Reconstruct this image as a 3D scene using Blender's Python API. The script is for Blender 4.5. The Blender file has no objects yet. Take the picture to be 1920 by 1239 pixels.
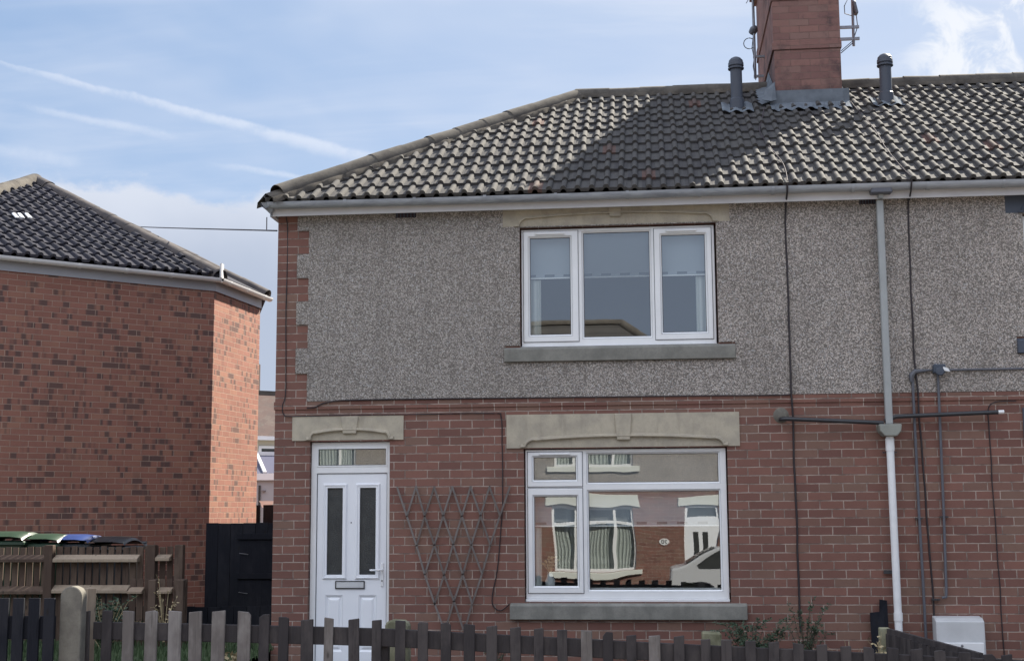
import bpy, bmesh, math, random
from mathutils import Vector, Matrix, noise
random.seed(7)
S = bpy.context.scene
R = math.radians
# ------------------------------------------------------------------ camera
A_ = Vector((0.99448852, 0.10468787, -0.00574704))
B_ = Vector((0.01977449, -0.13345387, 0.99085773))
F_ = Vector((-0.10296382, 0.98551028, 0.13478849))
CAM = Vector((0, 0, 1.6)); FPX = 2532.9
cd = bpy.data.cameras.new('camera'); cam = bpy.data.objects.new('camera', cd); S.collection.objects.link(cam)
cam.matrix_world = Matrix(((A_.x, B_.x, -F_.x, CAM.x), (A_.y, B_.y, -F_.y, CAM.y), (A_.z, B_.z, -F_.z, CAM.z), (0, 0, 0, 1)))
cd.sensor_fit = 'HORIZONTAL'; cd.sensor_width = 36; cd.lens = FPX / 1920 * 36
cd.clip_start = .05; cd.clip_end = 2000
S.camera = cam
def pdir(px, py): return (F_ * FPX + A_ * (px - 960) - B_ * (py - 619.5)).normalized()
def P(px, py, Y):
    d = pdir(px, py); return CAM + d * ((Y - CAM.y) / d.y)
def X(px, py, Y): return P(px, py, Y).x
def Z(px, py, Y): return P(px, py, Y).z
# ------------------------------------------------------------------ light
SAZ, SEL = 54, 41                       # azimuth from +x, elevation
SUNV = Vector((math.cos(R(SEL)) * math.cos(R(SAZ)), math.cos(R(SEL)) * math.sin(R(SAZ)), math.sin(R(SEL))))
EXPOSURE = 1.85
SKY = 0.055
sl = bpy.data.lights.new('sun', 'SUN'); sl.energy = 4.0; sl.angle = R(.5); sl.color = (1, .93, .80)
so = bpy.data.objects.new('sun', sl); S.collection.objects.link(so); so.location = (0, 0, 30)
so.rotation_euler = (-SUNV).to_track_quat('-Z', 'Y').to_euler()
S.view_settings.view_transform = 'Standard'; S.view_settings.look = 'None'
S.view_settings.exposure = EXPOSURE; S.view_settings.gamma = 1
try: S.view_settings.use_curve_mapping = False
except Exception: pass

class NT:
    """tiny node helper"""
    def __init__(s, nt): s.nt = nt; s.N = nt.nodes; s.L = nt.links
    def n(s, t, **k):
        x = s.N.new(t)
        for a, b in k.items(): setattr(x, a, b)
        return x
    def put(s, sock, v):
        if hasattr(v, 'is_output'): s.L.new(v, sock)
        elif isinstance(v, (tuple, list)) and len(v) == 3 and sock.type == 'RGBA': sock.default_value = (*v, 1)
        else: sock.default_value = v
    def m(s, op, a, b=0.5, c=None, clamp=False):
        x = s.n('ShaderNodeMath', operation=op, use_clamp=clamp); s.put(x.inputs[0], a); s.put(x.inputs[1], b)
        if c is not None: s.put(x.inputs[2], c)
        return x.outputs[0]
    def vm(s, op, a, b=(0, 0, 0), out=0):
        x = s.n('ShaderNodeVectorMath', operation=op); s.put(x.inputs[0], a)
        if op == 'SCALE': s.put(x.inputs['Scale'], b)
        else: s.put(x.inputs[1], b)
        return x.outputs['Value'] if out else x.outputs[0]
    def dot(s, a, b): return s.vm('DOT_PRODUCT', a, b, 1)
    def mix(s, f, a, b, blend='MIX'):
        x = s.n('ShaderNodeMix', data_type='RGBA', blend_type=blend); s.put(x.inputs[0], f); s.put(x.inputs[6], a); s.put(x.inputs[7], b); return x.outputs[2]
    def ramp(s, f, lo, hi, a=0.0, b=1.0):
        x = s.n('ShaderNodeMapRange', interpolation_type='SMOOTHSTEP'); s.put(x.inputs[0], f)
        for i, v in enumerate((lo, hi, a, b)): s.put(x.inputs[i + 1], v)
        return x.outputs[0]
    def noise(s, v, sc, det=3, rough=.55, out=0, dist=0):
        x = s.n('ShaderNodeTexNoise'); s.put(x.inputs['Vector'], v); s.put(x.inputs['Scale'], sc); x.inputs['Detail'].default_value = det
        x.inputs['Roughness'].default_value = rough; x.inputs['Distortion'].default_value = dist; return x.outputs[out]
    def vor(s, v, sc, feat='F1', out='Distance'):
        x = s.n('ShaderNodeTexVoronoi', feature=feat); s.put(x.inputs['Vector'], v); s.put(x.inputs['Scale'], sc); return x.outputs[out]
    def comb(s, x, y, z=0.0):
        c = s.n('ShaderNodeCombineXYZ')
        for i, v in enumerate((x, y, z)): s.put(c.inputs[i], v)
        return c.outputs[0]
    def sep(s, v):
        c = s.n('ShaderNodeSeparateXYZ'); s.put(c.inputs[0], v); return c.outputs
    def white(s, v, out='Value'):
        c = s.n('ShaderNodeTexWhiteNoise', noise_dimensions='3D'); s.put(c.inputs[0], v); return c.outputs[out]
    def scale(s, v, k): return s.vm('MULTIPLY', v, k)

# ------------------------------------------------------------------ sky
w = bpy.data.worlds.new('World'); S.world = w; w.use_nodes = True
W = NT(w.node_tree); bg = W.N['Background']; bg.inputs[1].default_value = SKY
sk = W.n('ShaderNodeTexSky', sky_type='NISHITA', sun_disc=False); sk.sun_elevation = R(SEL); sk.sun_rotation = R(90 - SAZ)
sk.air_density = 1.1; sk.dust_density = .6; sk.ozone_density = 2.0
D = W.n('ShaderNodeTexCoord').outputs['Generated']
sx, sy, sz = W.sep(D)
az = W.m('ARCTAN2', sx, sy); el = W.m('ARCSINE', sz)      # around north, radians
flat = W.comb(W.m('DIVIDE', sx, W.m('ADD', sz, .12)), W.m('DIVIDE', sy, W.m('ADD', sz, .12)))
col = W.mix(.75, sk.outputs[0], (1.15, 1.9, 3.2))
# thin veils of high cloud, drawn out along the contrails
rot = W.n('ShaderNodeMapping'); W.put(rot.inputs[0], flat); rot.inputs['Rotation'].default_value = (0, 0, R(-38)); rot.inputs['Scale'].default_value = (.8, 2.6, 1)
v1 = W.ramp(W.noise(rot.outputs[0], 1.5, 5, .55, dist=.5), .42, .78)
v2 = W.ramp(W.noise(flat, 1.1, 4, .6, dist=.3), .40, .72)
near = W.ramp(W.dot(D, tuple(SUNV)), .42, .95)            # brighter, whiter air towards the sun
veil = W.m('ADD', W.m('MULTIPLY', v1, .42), W.m('MULTIPLY', v2, .36), clamp=True)
veil = W.m('ADD', veil, W.m('ADD', .07, W.m('MULTIPLY', near, .60)), clamp=True)
col = W.mix(veil, col, (3.5, 3.9, 4.7))
# a torn bright cloud high on the right
cdir = pdir(1885, 70)
cm = W.ramp(W.dot(D, tuple(cdir)), .9968, .9994)
cn = W.ramp(W.noise(D, 26, 5, .6, dist=.8), .45, .62)
col = W.mix(W.m('MULTIPLY', W.m('MULTIPLY', cm, cn), .8), col, (4.9, 5.0, 5.2))
# contrails: great circles through two sky directions
def contrail(p0, p1, wid0, wid1, amt, sharp, col, fade=.02):
    d0, d1 = pdir(*p0), pdir(*p1); nrm = d0.cross(d1).normalized()
    t = (d1 - d0 * d0.dot(d1)).normalized(); L = math.acos(d0.dot(d1))
    s = W.m('ARCTAN2', W.dot(D, tuple(t)), W.dot(D, tuple(d0)))
    u = W.m('DIVIDE', s, L)
    wob = W.m('MULTIPLY', W.m('SUBTRACT', W.noise(D, 60, 4, .6), .5), .006)
    q = W.m('ADD', W.dot(D, tuple(nrm)), wob)
    wid = W.m('ADD', wid0, W.m('MULTIPLY', u, wid1 - wid0))
    below = W.m('GREATER_THAN', q, 0.0)                     # crisp on one side, feathery on the other
    band = W.ramp(W.m('DIVIDE', W.m('ABSOLUTE', q), W.m('MULTIPLY', wid, W.m('ADD', sharp, W.m('MULTIPLY', below, 1 - sharp)))), 1.0, .05)
    band = W.m('MULTIPLY', band, W.ramp(W.noise(D, 34, 4, .65), .2, .62))
    ends = W.m('MULTIPLY', W.ramp(u, -.35, .35), W.ramp(u, 1.25, 1.0))
    return W.mix(W.m('MULTIPLY', W.m('MULTIPLY', band, ends), amt, clamp=True), col, (4.1, 4.4, 5.0))
col = contrail((0, 116), (715, 298), .0034, .0115, .62, .40, col)
col = contrail((60, 202), (300, 250), .004, .005, .40, .8, col)
col = contrail((-60, 265), (120, 300), .007, .007, .30, .8, col)
col = contrail((430, 312), (600, 338), .004, .004, .45, .8, col)
# heaped cloud low over the horizon
edge = W.m('ADD', el, W.m('MULTIPLY', W.m('SUBTRACT', W.noise(W.comb(W.m('MULTIPLY', az, 1.0), W.m('MULTIPLY', el, 1.6)), 11, 6, .58), .5), -.12))
heap = W.ramp(edge, .243, .226)
body = W.mix(W.ramp(W.m('ADD', el, W.m('MULTIPLY', W.noise(D, 7, 4), .08)), .20, .28), (2.5, 2.85, 3.55), (3.7, 3.95, 4.5))
col = W.mix(W.m('MULTIPLY', heap, .95), col, body)
# unseen cloud behind the photographer, brightened high up to lift light on the facade
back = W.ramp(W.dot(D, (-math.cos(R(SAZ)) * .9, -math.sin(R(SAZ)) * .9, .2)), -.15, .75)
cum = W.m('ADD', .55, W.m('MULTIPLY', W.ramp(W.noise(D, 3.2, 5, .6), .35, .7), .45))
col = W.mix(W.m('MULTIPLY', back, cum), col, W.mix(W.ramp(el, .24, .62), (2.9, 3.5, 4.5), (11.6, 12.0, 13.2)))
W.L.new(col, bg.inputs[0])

# ------------------------------------------------------------------ mesh builder
class MB:
    def __init__(s): s.v = []; s.f = []; s.uv = []
    def add(s, vs, fs, uv=None):
        b = len(s.v); s.v += [Vector(q) for q in vs]
        for i, f in enumerate(fs):
            s.f.append([b + k for k in f]); s.uv.append(uv[i] if uv else None)
        return s
    def quad(s, a, b, c, d, uv=None): return s.add((a, b, c, d), [(0, 1, 2, 3)], [uv] if uv else None)
    def box(s, x0, x1, y0, y1, z0, z1):
        return s.add([(x0, y0, z0), (x1, y0, z0), (x1, y1, z0), (x0, y1, z0), (x0, y0, z1), (x1, y0, z1), (x1, y1, z1), (x0, y1, z1)],
                     [(0, 3, 2, 1), (4, 5, 6, 7), (0, 1, 5, 4), (1, 2, 6, 5), (2, 3, 7, 6), (3, 0, 4, 7)])
    def obox(s, c, ax, ay, az_, hx, hy, hz):
        c = Vector(c); ax, ay, az_ = Vector(ax) * hx, Vector(ay) * hy, Vector(az_) * hz
        vs = [c + ax * i + ay * j + az_ * k for k in (-1, 1) for i, j in ((-1, -1), (1, -1), (1, 1), (-1, 1))]
        return s.add(vs, [(0, 3, 2, 1), (4, 5, 6, 7), (0, 1, 5, 4), (1, 2, 6, 5), (2, 3, 7, 6), (3, 0, 4, 7)])
    def bar(s, a, b, wd, th, up=(0, -1, 0)):
        a, b = Vector(a), Vector(b); d = (b - a).normalized(); u = Vector(up); u = (u - d * u.dot(d)).normalized(); r = d.cross(u)
        return s.obox((a + b) / 2, d, r, u, (b - a).length / 2, wd / 2, th / 2)
    def tube(s, pts, r, n=8, cap=True):
        pts = [Vector(p) for p in pts]; b = len(s.v); rs = r if isinstance(r, (list, tuple)) else [r] * len(pts)
        ref = Vector((0, 0, 1))
        for i, p in enumerate(pts):
            d = ((pts[min(i + 1, len(pts) - 1)] - pts[max(i - 1, 0)])).normalized()
            if abs(d.dot(ref)) > .95: ref = Vector((1, 0, 0))
            u = (ref - d * ref.dot(d)).normalized(); q = d.cross(u)
            for k in range(n):
                a = 2 * math.pi * k / n; s.v.append(p + (u * math.cos(a) + q * math.sin(a)) * rs[i])
        for i in range(len(pts) - 1):
            for k in range(n):
                k2 = (k + 1) % n; s.f.append([b + i * n + k, b + i * n + k2, b + (i + 1) * n + k2, b + (i + 1) * n + k]); s.uv.append(None)
        if cap:
            s.f.append([b + k for k in range(n)][::-1]); s.uv.append(None)
            s.f.append([b + (len(pts) - 1) * n + k for k in range(n)]); s.uv.append(None)
        return s
    def lathe(s, prof, c, n=20, axis=(0, 0, 1)):
        c = Vector(c); ax = Vector(axis).normalized(); u = ax.orthogonal().normalized(); q = ax.cross(u); b = len(s.v)
        for r, h in prof:
            for k in range(n):
                a = 2 * math.pi * k / n; s.v.append(c + ax * h + (u * math.cos(a) + q * math.sin(a)) * r)
        for i in range(len(prof) - 1):
            for k in range(n):
                k2 = (k + 1) % n; s.f.append([b + i * n + k, b + i * n + k2, b + (i + 1) * n + k2, b + (i + 1) * n + k]); s.uv.append(None)
        return s
    def poly(s, pts, ext):
        """flat polygon (list of 3D points) extruded by ext"""
        n = len(pts); e = Vector(ext); vs = [Vector(p) for p in pts] + [Vector(p) + e for p in pts]
        return s.add(vs, [list(range(n))[::-1], list(range(n, 2 * n))] + [(i, (i + 1) % n, (i + 1) % n + n, i + n) for i in range(n)])
    def slab(s, rect, holes, y0, y1, mask=None, xs=(), zs=()):
        """upright slab in the x-z plane between y0 (front) and y1 with rectangular holes"""
        x0, x1, z0, z1 = rect
        xx = sorted(set([x0, x1] + [h[i] for h in holes for i in (0, 1)] + list(xs))); zz = sorted(set([z0, z1] + [h[i] for h in holes for i in (2, 3)] + list(zs)))
        xx = [q for q in xx if x0 - 1e-6 <= q <= x1 + 1e-6]; zz = [q for q in zz if z0 - 1e-6 <= q <= z1 + 1e-6]
        def solid(i, k):
            if i < 0 or k < 0 or i >= len(xx) - 1 or k >= len(zz) - 1: return False
            cx, cz = (xx[i] + xx[i + 1]) / 2, (zz[k] + zz[k + 1]) / 2
            if mask and not mask(cx, cz): return False
            return not any(h[0] < cx < h[1] and h[2] < cz < h[3] for h in holes)
        for i in range(len(xx) - 1):
            for k in range(len(zz) - 1):
                if not solid(i, k): continue
                a, b, c, d = xx[i], xx[i + 1], zz[k], zz[k + 1]
                s.quad((a, y0, c), (b, y0, c), (b, y0, d), (a, y0, d))
                s.quad((a, y1, c), (a, y1, d), (b, y1, d), (b, y1, c))
                if not solid(i - 1, k): s.quad((a, y0, c), (a, y0, d), (a, y1, d), (a, y1, c))
                if not solid(i + 1, k): s.quad((b, y0, c), (b, y1, c), (b, y1, d), (b, y0, d))
                if not solid(i, k - 1): s.quad((a, y0, c), (a, y1, c), (b, y1, c), (b, y0, c))
                if not solid(i, k + 1): s.quad((a, y0, d), (b, y0, d), (b, y1, d), (a, y1, d))
        return s
    def build(s, name, mat, parent=None, smooth=False, bevel=0, seg=1, clip=None, angle=None, weld=True):
        bm = bmesh.new(); vs = [bm.verts.new(v) for v in s.v]; uvl = bm.loops.layers.uv.new('UVMap')
        for f, uv in zip(s.f, s.uv):
            try: fc = bm.faces.new([vs[i] for i in f])
            except ValueError: continue
            if uv:
                for l, q in zip(fc.loops, uv): l[uvl].uv = q
            else:
                fc.normal_update(); n = fc.normal
                for l in fc.loops:
                    c = l.vert.co
                    if abs(n.z) > .8: l[uvl].uv = (c.x, c.y)
                    elif abs(n.y) >= abs(n.x): l[uvl].uv = (c.x, c.z)
                    else: l[uvl].uv = (c.y, c.z)
        if clip:
            for co, no in clip:
                g = bm.verts[:] + bm.edges[:] + bm.faces[:]
                bmesh.ops.bisect_plane(bm, geom=g, plane_co=co, plane_no=no, clear_outer=True)
        if weld: bmesh.ops.remove_doubles(bm, verts=bm.verts[:], dist=1e-5)
        if bevel: bmesh.ops.bevel(bm, geom=[e for e in bm.edges if e.is_manifold and e.calc_face_angle(0) > .6], offset=bevel, segments=seg, affect='EDGES', profile=.6)
        if not clip and weld: bmesh.ops.recalc_face_normals(bm, faces=bm.faces[:])
        me = bpy.data.meshes.new(name); bm.to_mesh(me); bm.free()
        me.materials.append(mat)
        if smooth:
            for p in me.polygons: p.use_smooth = True
            try: me.set_sharp_from_angle(angle=R(angle or 40))
            except Exception: pass
        o = bpy.data.objects.new(name, me); S.collection.objects.link(o)
        if parent:
            o.parent = parent
            if parent.type == 'EMPTY': o.matrix_parent_inverse = Matrix.Translation(-parent.location)
        return o

def thing(name, label, cat, loc, group=None):
    o = bpy.data.objects.new(name, None); S.collection.objects.link(o); o.location = loc; o.empty_display_size = .2
    return tag(o, label, cat, group)
def tag(o, label, cat, group=None):
    o['label'] = label; o['category'] = cat
    if group: o['group'] = group
    return o
def struct(o, kind='structure'): o['kind'] = kind; return o

# ------------------------------------------------------------------ materials
def mat(name, fn, rough=.8, metal=0, spec=.5):
    m = bpy.data.materials.new(name); m.use_nodes = True; g = NT(m.node_tree); b = g.N['Principled BSDF']
    b.inputs['Roughness'].default_value = rough; b.inputs['Metallic'].default_value = metal; b.inputs['Specular IOR Level'].default_value = spec
    g.uv = g.n('ShaderNodeUVMap', uv_map='UVMap').outputs[0]; g.pos = g.n('ShaderNodeNewGeometry').outputs['Position']
    g.rnd = g.n('ShaderNodeObjectInfo').outputs['Random']; g.b = b
    def bump(h, dist, strength=1.0):
        x = g.n('ShaderNodeBump'); g.put(x.inputs['Height'], h); x.inputs['Distance'].default_value = dist; x.inputs['Strength'].default_value = strength
        g.L.new(x.outputs[0], b.inputs['Normal'])
    g.bump = bump
    c = fn(g)
    if c is not None: g.put(b.inputs['Base Color'], c)
    return m
def plain(name, col, rough=.5, var=.12, sc=9, metal=0, bumpd=0, spec=.5):
    def f(g):
        n = g.noise(g.pos, sc, 5, .6)
        if bumpd: g.bump(g.noise(g.pos, sc * 8, 3), bumpd, .6)
        return g.mix(n, tuple(c * (1 - var * 2) for c in col), tuple(min(1, c * (1 + var * 1.4)) for c in col))
    return mat(name, f, rough, metal, spec)

def brick_fn(cols, mortar, dark=None, darkamt=0.0, soot=None, mort=.0055, bw=.236, bh=.086, mvar=.35):
    def f(g):
        wob = g.scale(g.vm('SUBTRACT', g.noise(g.uv, 9, 2, .5, out=1), (.5, .5, .5)), (.007, .006, 0))
        wob2 = g.scale(g.vm('SUBTRACT', g.noise(g.uv, 55, 2, .5, out=1), (.5, .5, .5)), (.006, .004, 0))
        uv = g.vm('ADD', g.vm('ADD', g.uv, wob), wob2)
        def br(c1, c2, cm, size, smooth):
            x = g.n('ShaderNodeTexBrick', offset=.5, offset_frequency=2, squash=1.0); g.put(x.inputs['Vector'], uv); g.put(x.inputs['Color1'], c1); g.put(x.inputs['Color2'], c2); g.put(x.inputs['Mortar'], cm)
            x.inputs['Scale'].default_value = 1; x.inputs['Mortar Size'].default_value = size; x.inputs['Mortar Smooth'].default_value = smooth; x.inputs['Bias'].default_value = 0
            x.inputs['Brick Width'].default_value = bw; x.inputs['Row Height'].default_value = bh; return x
        b0 = br((0, 0, 0), (1, 1, 1), (.5, .5, .5), mort, .35)
        tint = g.sep(b0.outputs[0])[0]; fac = b0.outputs[1]
        fine = g.noise(g.pos, 130, 3, .7); mid = g.noise(g.pos, 16, 4, .6); big = g.noise(g.pos, 1.3, 4, .6)
        c = g.mix(tint, cols[0], cols[1])
        c = g.mix(g.ramp(g.white(g.scale(g.comb(tint, tint, tint), (91.7, 13.3, 7.1))), .6, .95, 0, .75), c, cols[2])
        c = g.mix(g.ramp(mid, .5, .85, 0, .38), c, tuple(q * .62 for q in cols[0]))
        c = g.mix(g.ramp(fine, .25, .8, .0, .24), c, tuple(min(1, q * 1.7) for q in cols[1]))
        if dark:
            t2 = g.white(g.scale(g.comb(tint, tint, tint), (37.1, 5.3, 71.1)))
            uu, vv, _ = g.sep(uv)                      # the dark burnt patches run the full height of a brick
            rowc = g.comb(g.m('MULTIPLY', uu, 9.5), g.m('MULTIPLY', g.m('FLOOR', g.m('DIVIDE', vv, bh)), 7.31))
            blob = g.ramp(g.noise(rowc, 1.0, 1, .4), .49, .60)
            sel = g.m('MULTIPLY', g.ramp(g.m('ADD', t2, g.m('MULTIPLY', big, .35)), 1.05 - darkamt, 1.25 - darkamt), blob)
            c = g.mix(g.m('MULTIPLY', sel, .8), c, dark)
        if soot: c = g.mix(g.ramp(g.noise(g.pos, 2.3, 5, .65), *soot[1:]), c, soot[0])
        c = g.mix(g.ramp(big, .35, .75, 0, .28), c, tuple(q * .55 for q in cols[0]))
        mc = g.mix(g.ramp(g.noise(g.pos, 6, 4, .65), .35, .75, 0, mvar * 2.2), mortar, tuple(q * .42 for q in mortar))
        c = g.mix(fac, c, mc)
        h = g.m('ADD', g.m('MULTIPLY', g.m('SUBTRACT', 1.0, fac), 1.0), g.m('MULTIPLY', fine, .35))
        g.bump(g.m('ADD', h, g.m('MULTIPLY', mid, .6)), .005, .75)
        return c
    return f
M = {}
M['brick'] = mat('old_brick', brick_fn([(.225, .113, .089), (.150, .077, .064), (.200, .132, .101)], (.40, .325, .28), mvar=.6, mort=.0058), .92, spec=.25)
M['chimney_brick'] = mat('chimney_brick', brick_fn([(.24, .13, .11), (.18, .098, .088), (.22, .14, .12)], (.20, .13, .11), soot=((.055, .045, .05), .46, .66, 0, .8), mort=.004), .9, spec=.25)
M['new_brick'] = mat('newer_brick', brick_fn([(.295, .138, .104), (.25, .115, .088), (.325, .168, .118)], (.40, .29, .23), dark=(.088, .064, .062), darkamt=.56, bw=.225, bh=.075, mort=.0045, mvar=.2), .9, spec=.25)

def pebble(light, dark_, warm):
    def f(g):
        st = g.vm('ADD', g.uv, g.scale(g.vm('SUBTRACT', g.noise(g.uv, 40, 2, .6, out=1), (.5, .5, .5)), (.03, .03, 0)))
        v = g.vor(st, 82); vc = g.sep(g.vor(st, 82, out='Color'))[0]; n = g.noise(g.uv, 120, 3, .7); big = g.noise(g.uv, 1.1, 4, .6)
        side = g.ramp(g.sep(g.uv)[0], -2.6, 2.2)
        base = g.mix(side, light, warm)
        c = g.mix(vc, tuple(q * .42 for q in light), base)
        c = g.mix(g.ramp(vc, .80, .98), c, (.50, .49, .49))
        c = g.mix(g.ramp(v, .36, .74), c, dark_)
        c = g.mix(g.ramp(n, .50, .72, 0, .62), c, tuple(q * .35 for q in dark_))
        c = g.mix(g.ramp(big, .4, .75, 0, .22), c, tuple(q * .6 for q in dark_))
        streak = g.m('MULTIPLY', g.ramp(g.noise(g.scale(g.uv, (9, .45, 1)), 1.0, 4, .6), .48, .74), g.ramp(g.noise(g.uv, 2.1, 3), .35, .65))
        c = g.mix(g.m('MULTIPLY', streak, .42), c, tuple(q * .7 for q in dark_))
        g.bump(g.m('SUBTRACT', g.m('MULTIPLY', n, .6), v), .014, .75)
        return c
    return f
M['render'] = mat('pebbledash', pebble((.63, .575, .525), (.20, .180, .162), (.82, .725, .66)), .95, spec=.2)
def stone(c1, c2):
    def f(g):
        a = g.noise(g.pos, 5, 6, .65); b = g.noise(g.pos, 60, 3, .7); st = g.noise(g.scale(g.pos, (9, 9, 1.5)), 1.6, 4, .6)
        c = g.mix(g.ramp(a, .3, .7), c1, c2); c = g.mix(g.ramp(st, .5, .8, 0, .35), c, tuple(q * .45 for q in c1))
        c = g.mix(g.ramp(b, .5, .8, 0, .3), c, tuple(q * .5 for q in c2)); g.bump(g.m('ADD', b, a), .004, .5); return c
    return f
M['lintel'] = mat('lintel_stone', stone((.47, .42, .33), (.355, .32, .26)), .9, spec=.25)
M['sill'] = mat('sill_stone', stone((.25, .245, .22), (.17, .168, .152)), .9, spec=.25)
M['concrete'] = mat('concrete', stone((.21, .195, .165), (.13, .12, .105)), .95, spec=.2)
M['mossy'] = mat('mossy_stone', stone((.30, .29, .20), (.10, .10, .06)), .95, spec=.2)
M['lead'] = plain('lead_flashing', (.155, .175, .20), .95, .3, 7, bumpd=.004, spec=.05)
M['mortar'] = mat('bedding_mortar', stone((.115, .10, .083), (.055, .049, .043)), .95, spec=.2)
def tile(c1, c2, lich, amt, lx=None, per=0):
    def f(g):
        u, v, _ = g.sep(g.uv)
        idx = g.comb(g.m('FLOOR', g.m('DIVIDE', u, .148)), g.m('FLOOR', g.m('DIVIDE', g.m('ADD', v, .004), .325)))
        r = g.white(idx); r2 = g.white(g.vm('ADD', idx, (5.3, 7.7, 1.1)))
        c = g.mix(r, c1, c2)
        a = g.noise(g.pos, 12, 5, .65); b = g.noise(g.pos, 70, 4, .7); big = g.noise(g.pos, .9, 4, .6)
        if per: c = g.mix(g.ramp(g.white(g.vm('ADD', idx, (1.7, 2.9, 8.1))), .988, .99, 0, .6), c, (.13, .06, .045))
        k = g.m('ADD', g.m('MULTIPLY', a, .8), g.m('MULTIPLY', r2, .25))
        if lx: k = g.m('ADD', k, g.m('MULTIPLY', g.ramp(u, lx[0], lx[1]), .16))
        k = g.m('ADD', k, g.m('MULTIPLY', g.m('SUBTRACT', big, .5), .5))
        c = g.mix(g.ramp(k, .50, .78, 0, amt), c, lich)
        if per:                                 # rolls paler along their crowns, each tile darker towards its upper end
            fr = g.m('FRACT', g.m('DIVIDE', u, per)); dd = g.m('ABSOLUTE', g.m('SUBTRACT', fr, .5))
            c = g.mix(g.m('MULTIPLY', g.ramp(dd, .24, .12), g.m('ADD', .30, g.m('MULTIPLY', a, .35))), c, (.078, .073, .068))
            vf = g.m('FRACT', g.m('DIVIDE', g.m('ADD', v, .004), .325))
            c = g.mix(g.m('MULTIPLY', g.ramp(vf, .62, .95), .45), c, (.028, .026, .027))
        c = g.mix(g.ramp(b, .5, .85, 0, .45), c, tuple(q * .4 for q in c1))
        c = g.mix(g.ramp(g.noise(g.pos, 33, 3, .6), .58, .70, 0, .6), c, (.030, .032, .022))
        g.bump(g.m('ADD', b, a), .004, .6); return c
    return f
M['tile'] = mat('weathered_roof_tile', tile((.056, .053, .055), (.080, .076, .074), (.092, .086, .076), .38, (3.2, 0.2), .148), .9, spec=.25)
M['tile_dark'] = mat('slate_grey_roof_tile', tile((.030, .030, .040), (.042, .041, .053), (.055, .054, .062), .35), .92, spec=.15)
M['tile_back'] = mat('red_roof_tile', tile((.058, .026, .021), (.042, .022, .019), (.085, .068, .056), .5), .9)
M['hip'] = mat('hip_tile_concrete', stone((.125, .113, .098), (.070, .063, .057)), .95, spec=.2)
M['hip_dark'] = mat('dark_hip_tile', stone((.10, .085, .08), (.055, .05, .052)), .9, spec=.3)
M['upvc'] = plain('white_upvc', (.78, .79, .80), .32, .055, 4)
M['door_white'] = plain('white_door_skin', (.80, .82, .86), .35, .025, 2)
M['fascia'] = plain('white_fascia', (.60, .59, .60), .45, .12, 3)
M['fascia_new'] = plain('pale_fascia', (.36, .36, .385), .4, .05, 2)
def gut(g):
    x = g.sep(g.pos)[0]; n = g.noise(g.scale(g.pos, (2, 9, 9)), 2, 5, .65)
    c = g.mix(g.ramp(n, .3, .75), (.34, .36, .39), (.20, .215, .24)); return g.mix(g.ramp(x, .8, 2.2, 0, .35), c, (.42, .43, .45))
M['gutter'] = mat('grey_gutter', gut, .38)
M['gutter_white'] = plain('white_gutter', (.78, .78, .80), .3, .03, 3)
M['pipe_grey'] = plain('grey_downpipe', (.33, .345, .345), .5, .1, 6)
M['hopper'] = plain('hopper_head_grey', (.27, .28, .25), .6, .15, 8)
M['pipe_white'] = plain('white_pipe', (.78, .79, .80), .35, .08, 12)
M['pipe_black'] = plain('black_pipe', (.028, .03, .036), .35, .2, 10)
M['pipe_slate'] = plain('slate_grey_conduit', (.10, .105, .125), .5, .15, 10)
M['cable'] = plain('dark_cable', (.022, .016, .020), .55, .1, 10)
M['steel'] = plain('dull_steel', (.22, .22, .24), .4, .2, 12, metal=.7)
M['black'] = plain('black_rubber', (.012, .012, .016), .5, .1, 10)
M['dark_paint'] = plain('slate_blue_paint', (.055, .068, .095), .55, .12, 8)
M['airbrick'] = plain('air_brick', (.045, .03, .04), .8, .2, 20)
M['chrome'] = plain('bright_handle', (.72, .72, .74), .2, .05, 10, metal=.85)
M['blue_bin'] = plain('blue_plastic', (.025, .05, .17), .4, .1, 9)
M['green_bin'] = plain('green_plastic', (.024, .05, .032), .4, .1, 9)
M['black_bin'] = plain('black_plastic', (.03, .035, .04), .4, .1, 9)
M['vent'] = plain('blue_grey_vent_pipe', (.050, .058, .078), .5, .1, 8)
M['meter'] = plain('off_white_box', (.55, .56, .57), .5, .12, 5, bumpd=.001)
def wood(c1, c2, silver, amt):
    def f(g):
        u = g.vm('ADD', g.pos, g.comb(g.m('MULTIPLY', g.rnd, 13.0), g.m('MULTIPLY', g.rnd, 7.0), g.m('MULTIPLY', g.rnd, 29.0)))
        gr = g.noise(g.scale(u, (90, 90, 3.0)), 1.0, 4, .6, dist=.6); kn = g.ramp(g.vor(g.scale(u, (9, 9, 3.6)), 1.0), .14, .02); bl = g.noise(g.scale(u, (5, 5, 2.5)), 1.4, 4, .6)
        c = g.mix(gr, c1, c2); c = g.mix(g.ramp(g.m('ADD', bl, g.m('MULTIPLY', g.m('SUBTRACT', g.rnd, .5), .35)), .35, .7, 0, amt), c, silver)
        c = g.mix(g.ramp(gr, .56, .74, 0, .55), c, tuple(q * .3 for q in c1)); c = g.mix(g.m('MULTIPLY', kn, .8), c, (.02, .016, .014))
        g.bump(gr, .0035, .8); return c
    return f
M['wood_grey'] = mat('weathered_grey_wood', wood((.16, .142, .132), (.095, .082, .078), (.24, .22, .21), .8), .85, spec=.3)
M['wood_dark'] = mat('dark_stained_wood', wood((.036, .030, .031), (.022, .019, .022), (.075, .064, .063), .7), .75, spec=.35)
M['wood_black'] = mat('black_stained_wood', wood((.016, .017, .023), (.010, .011, .016), (.030, .030, .036), .5), .8, spec=.12)
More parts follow.
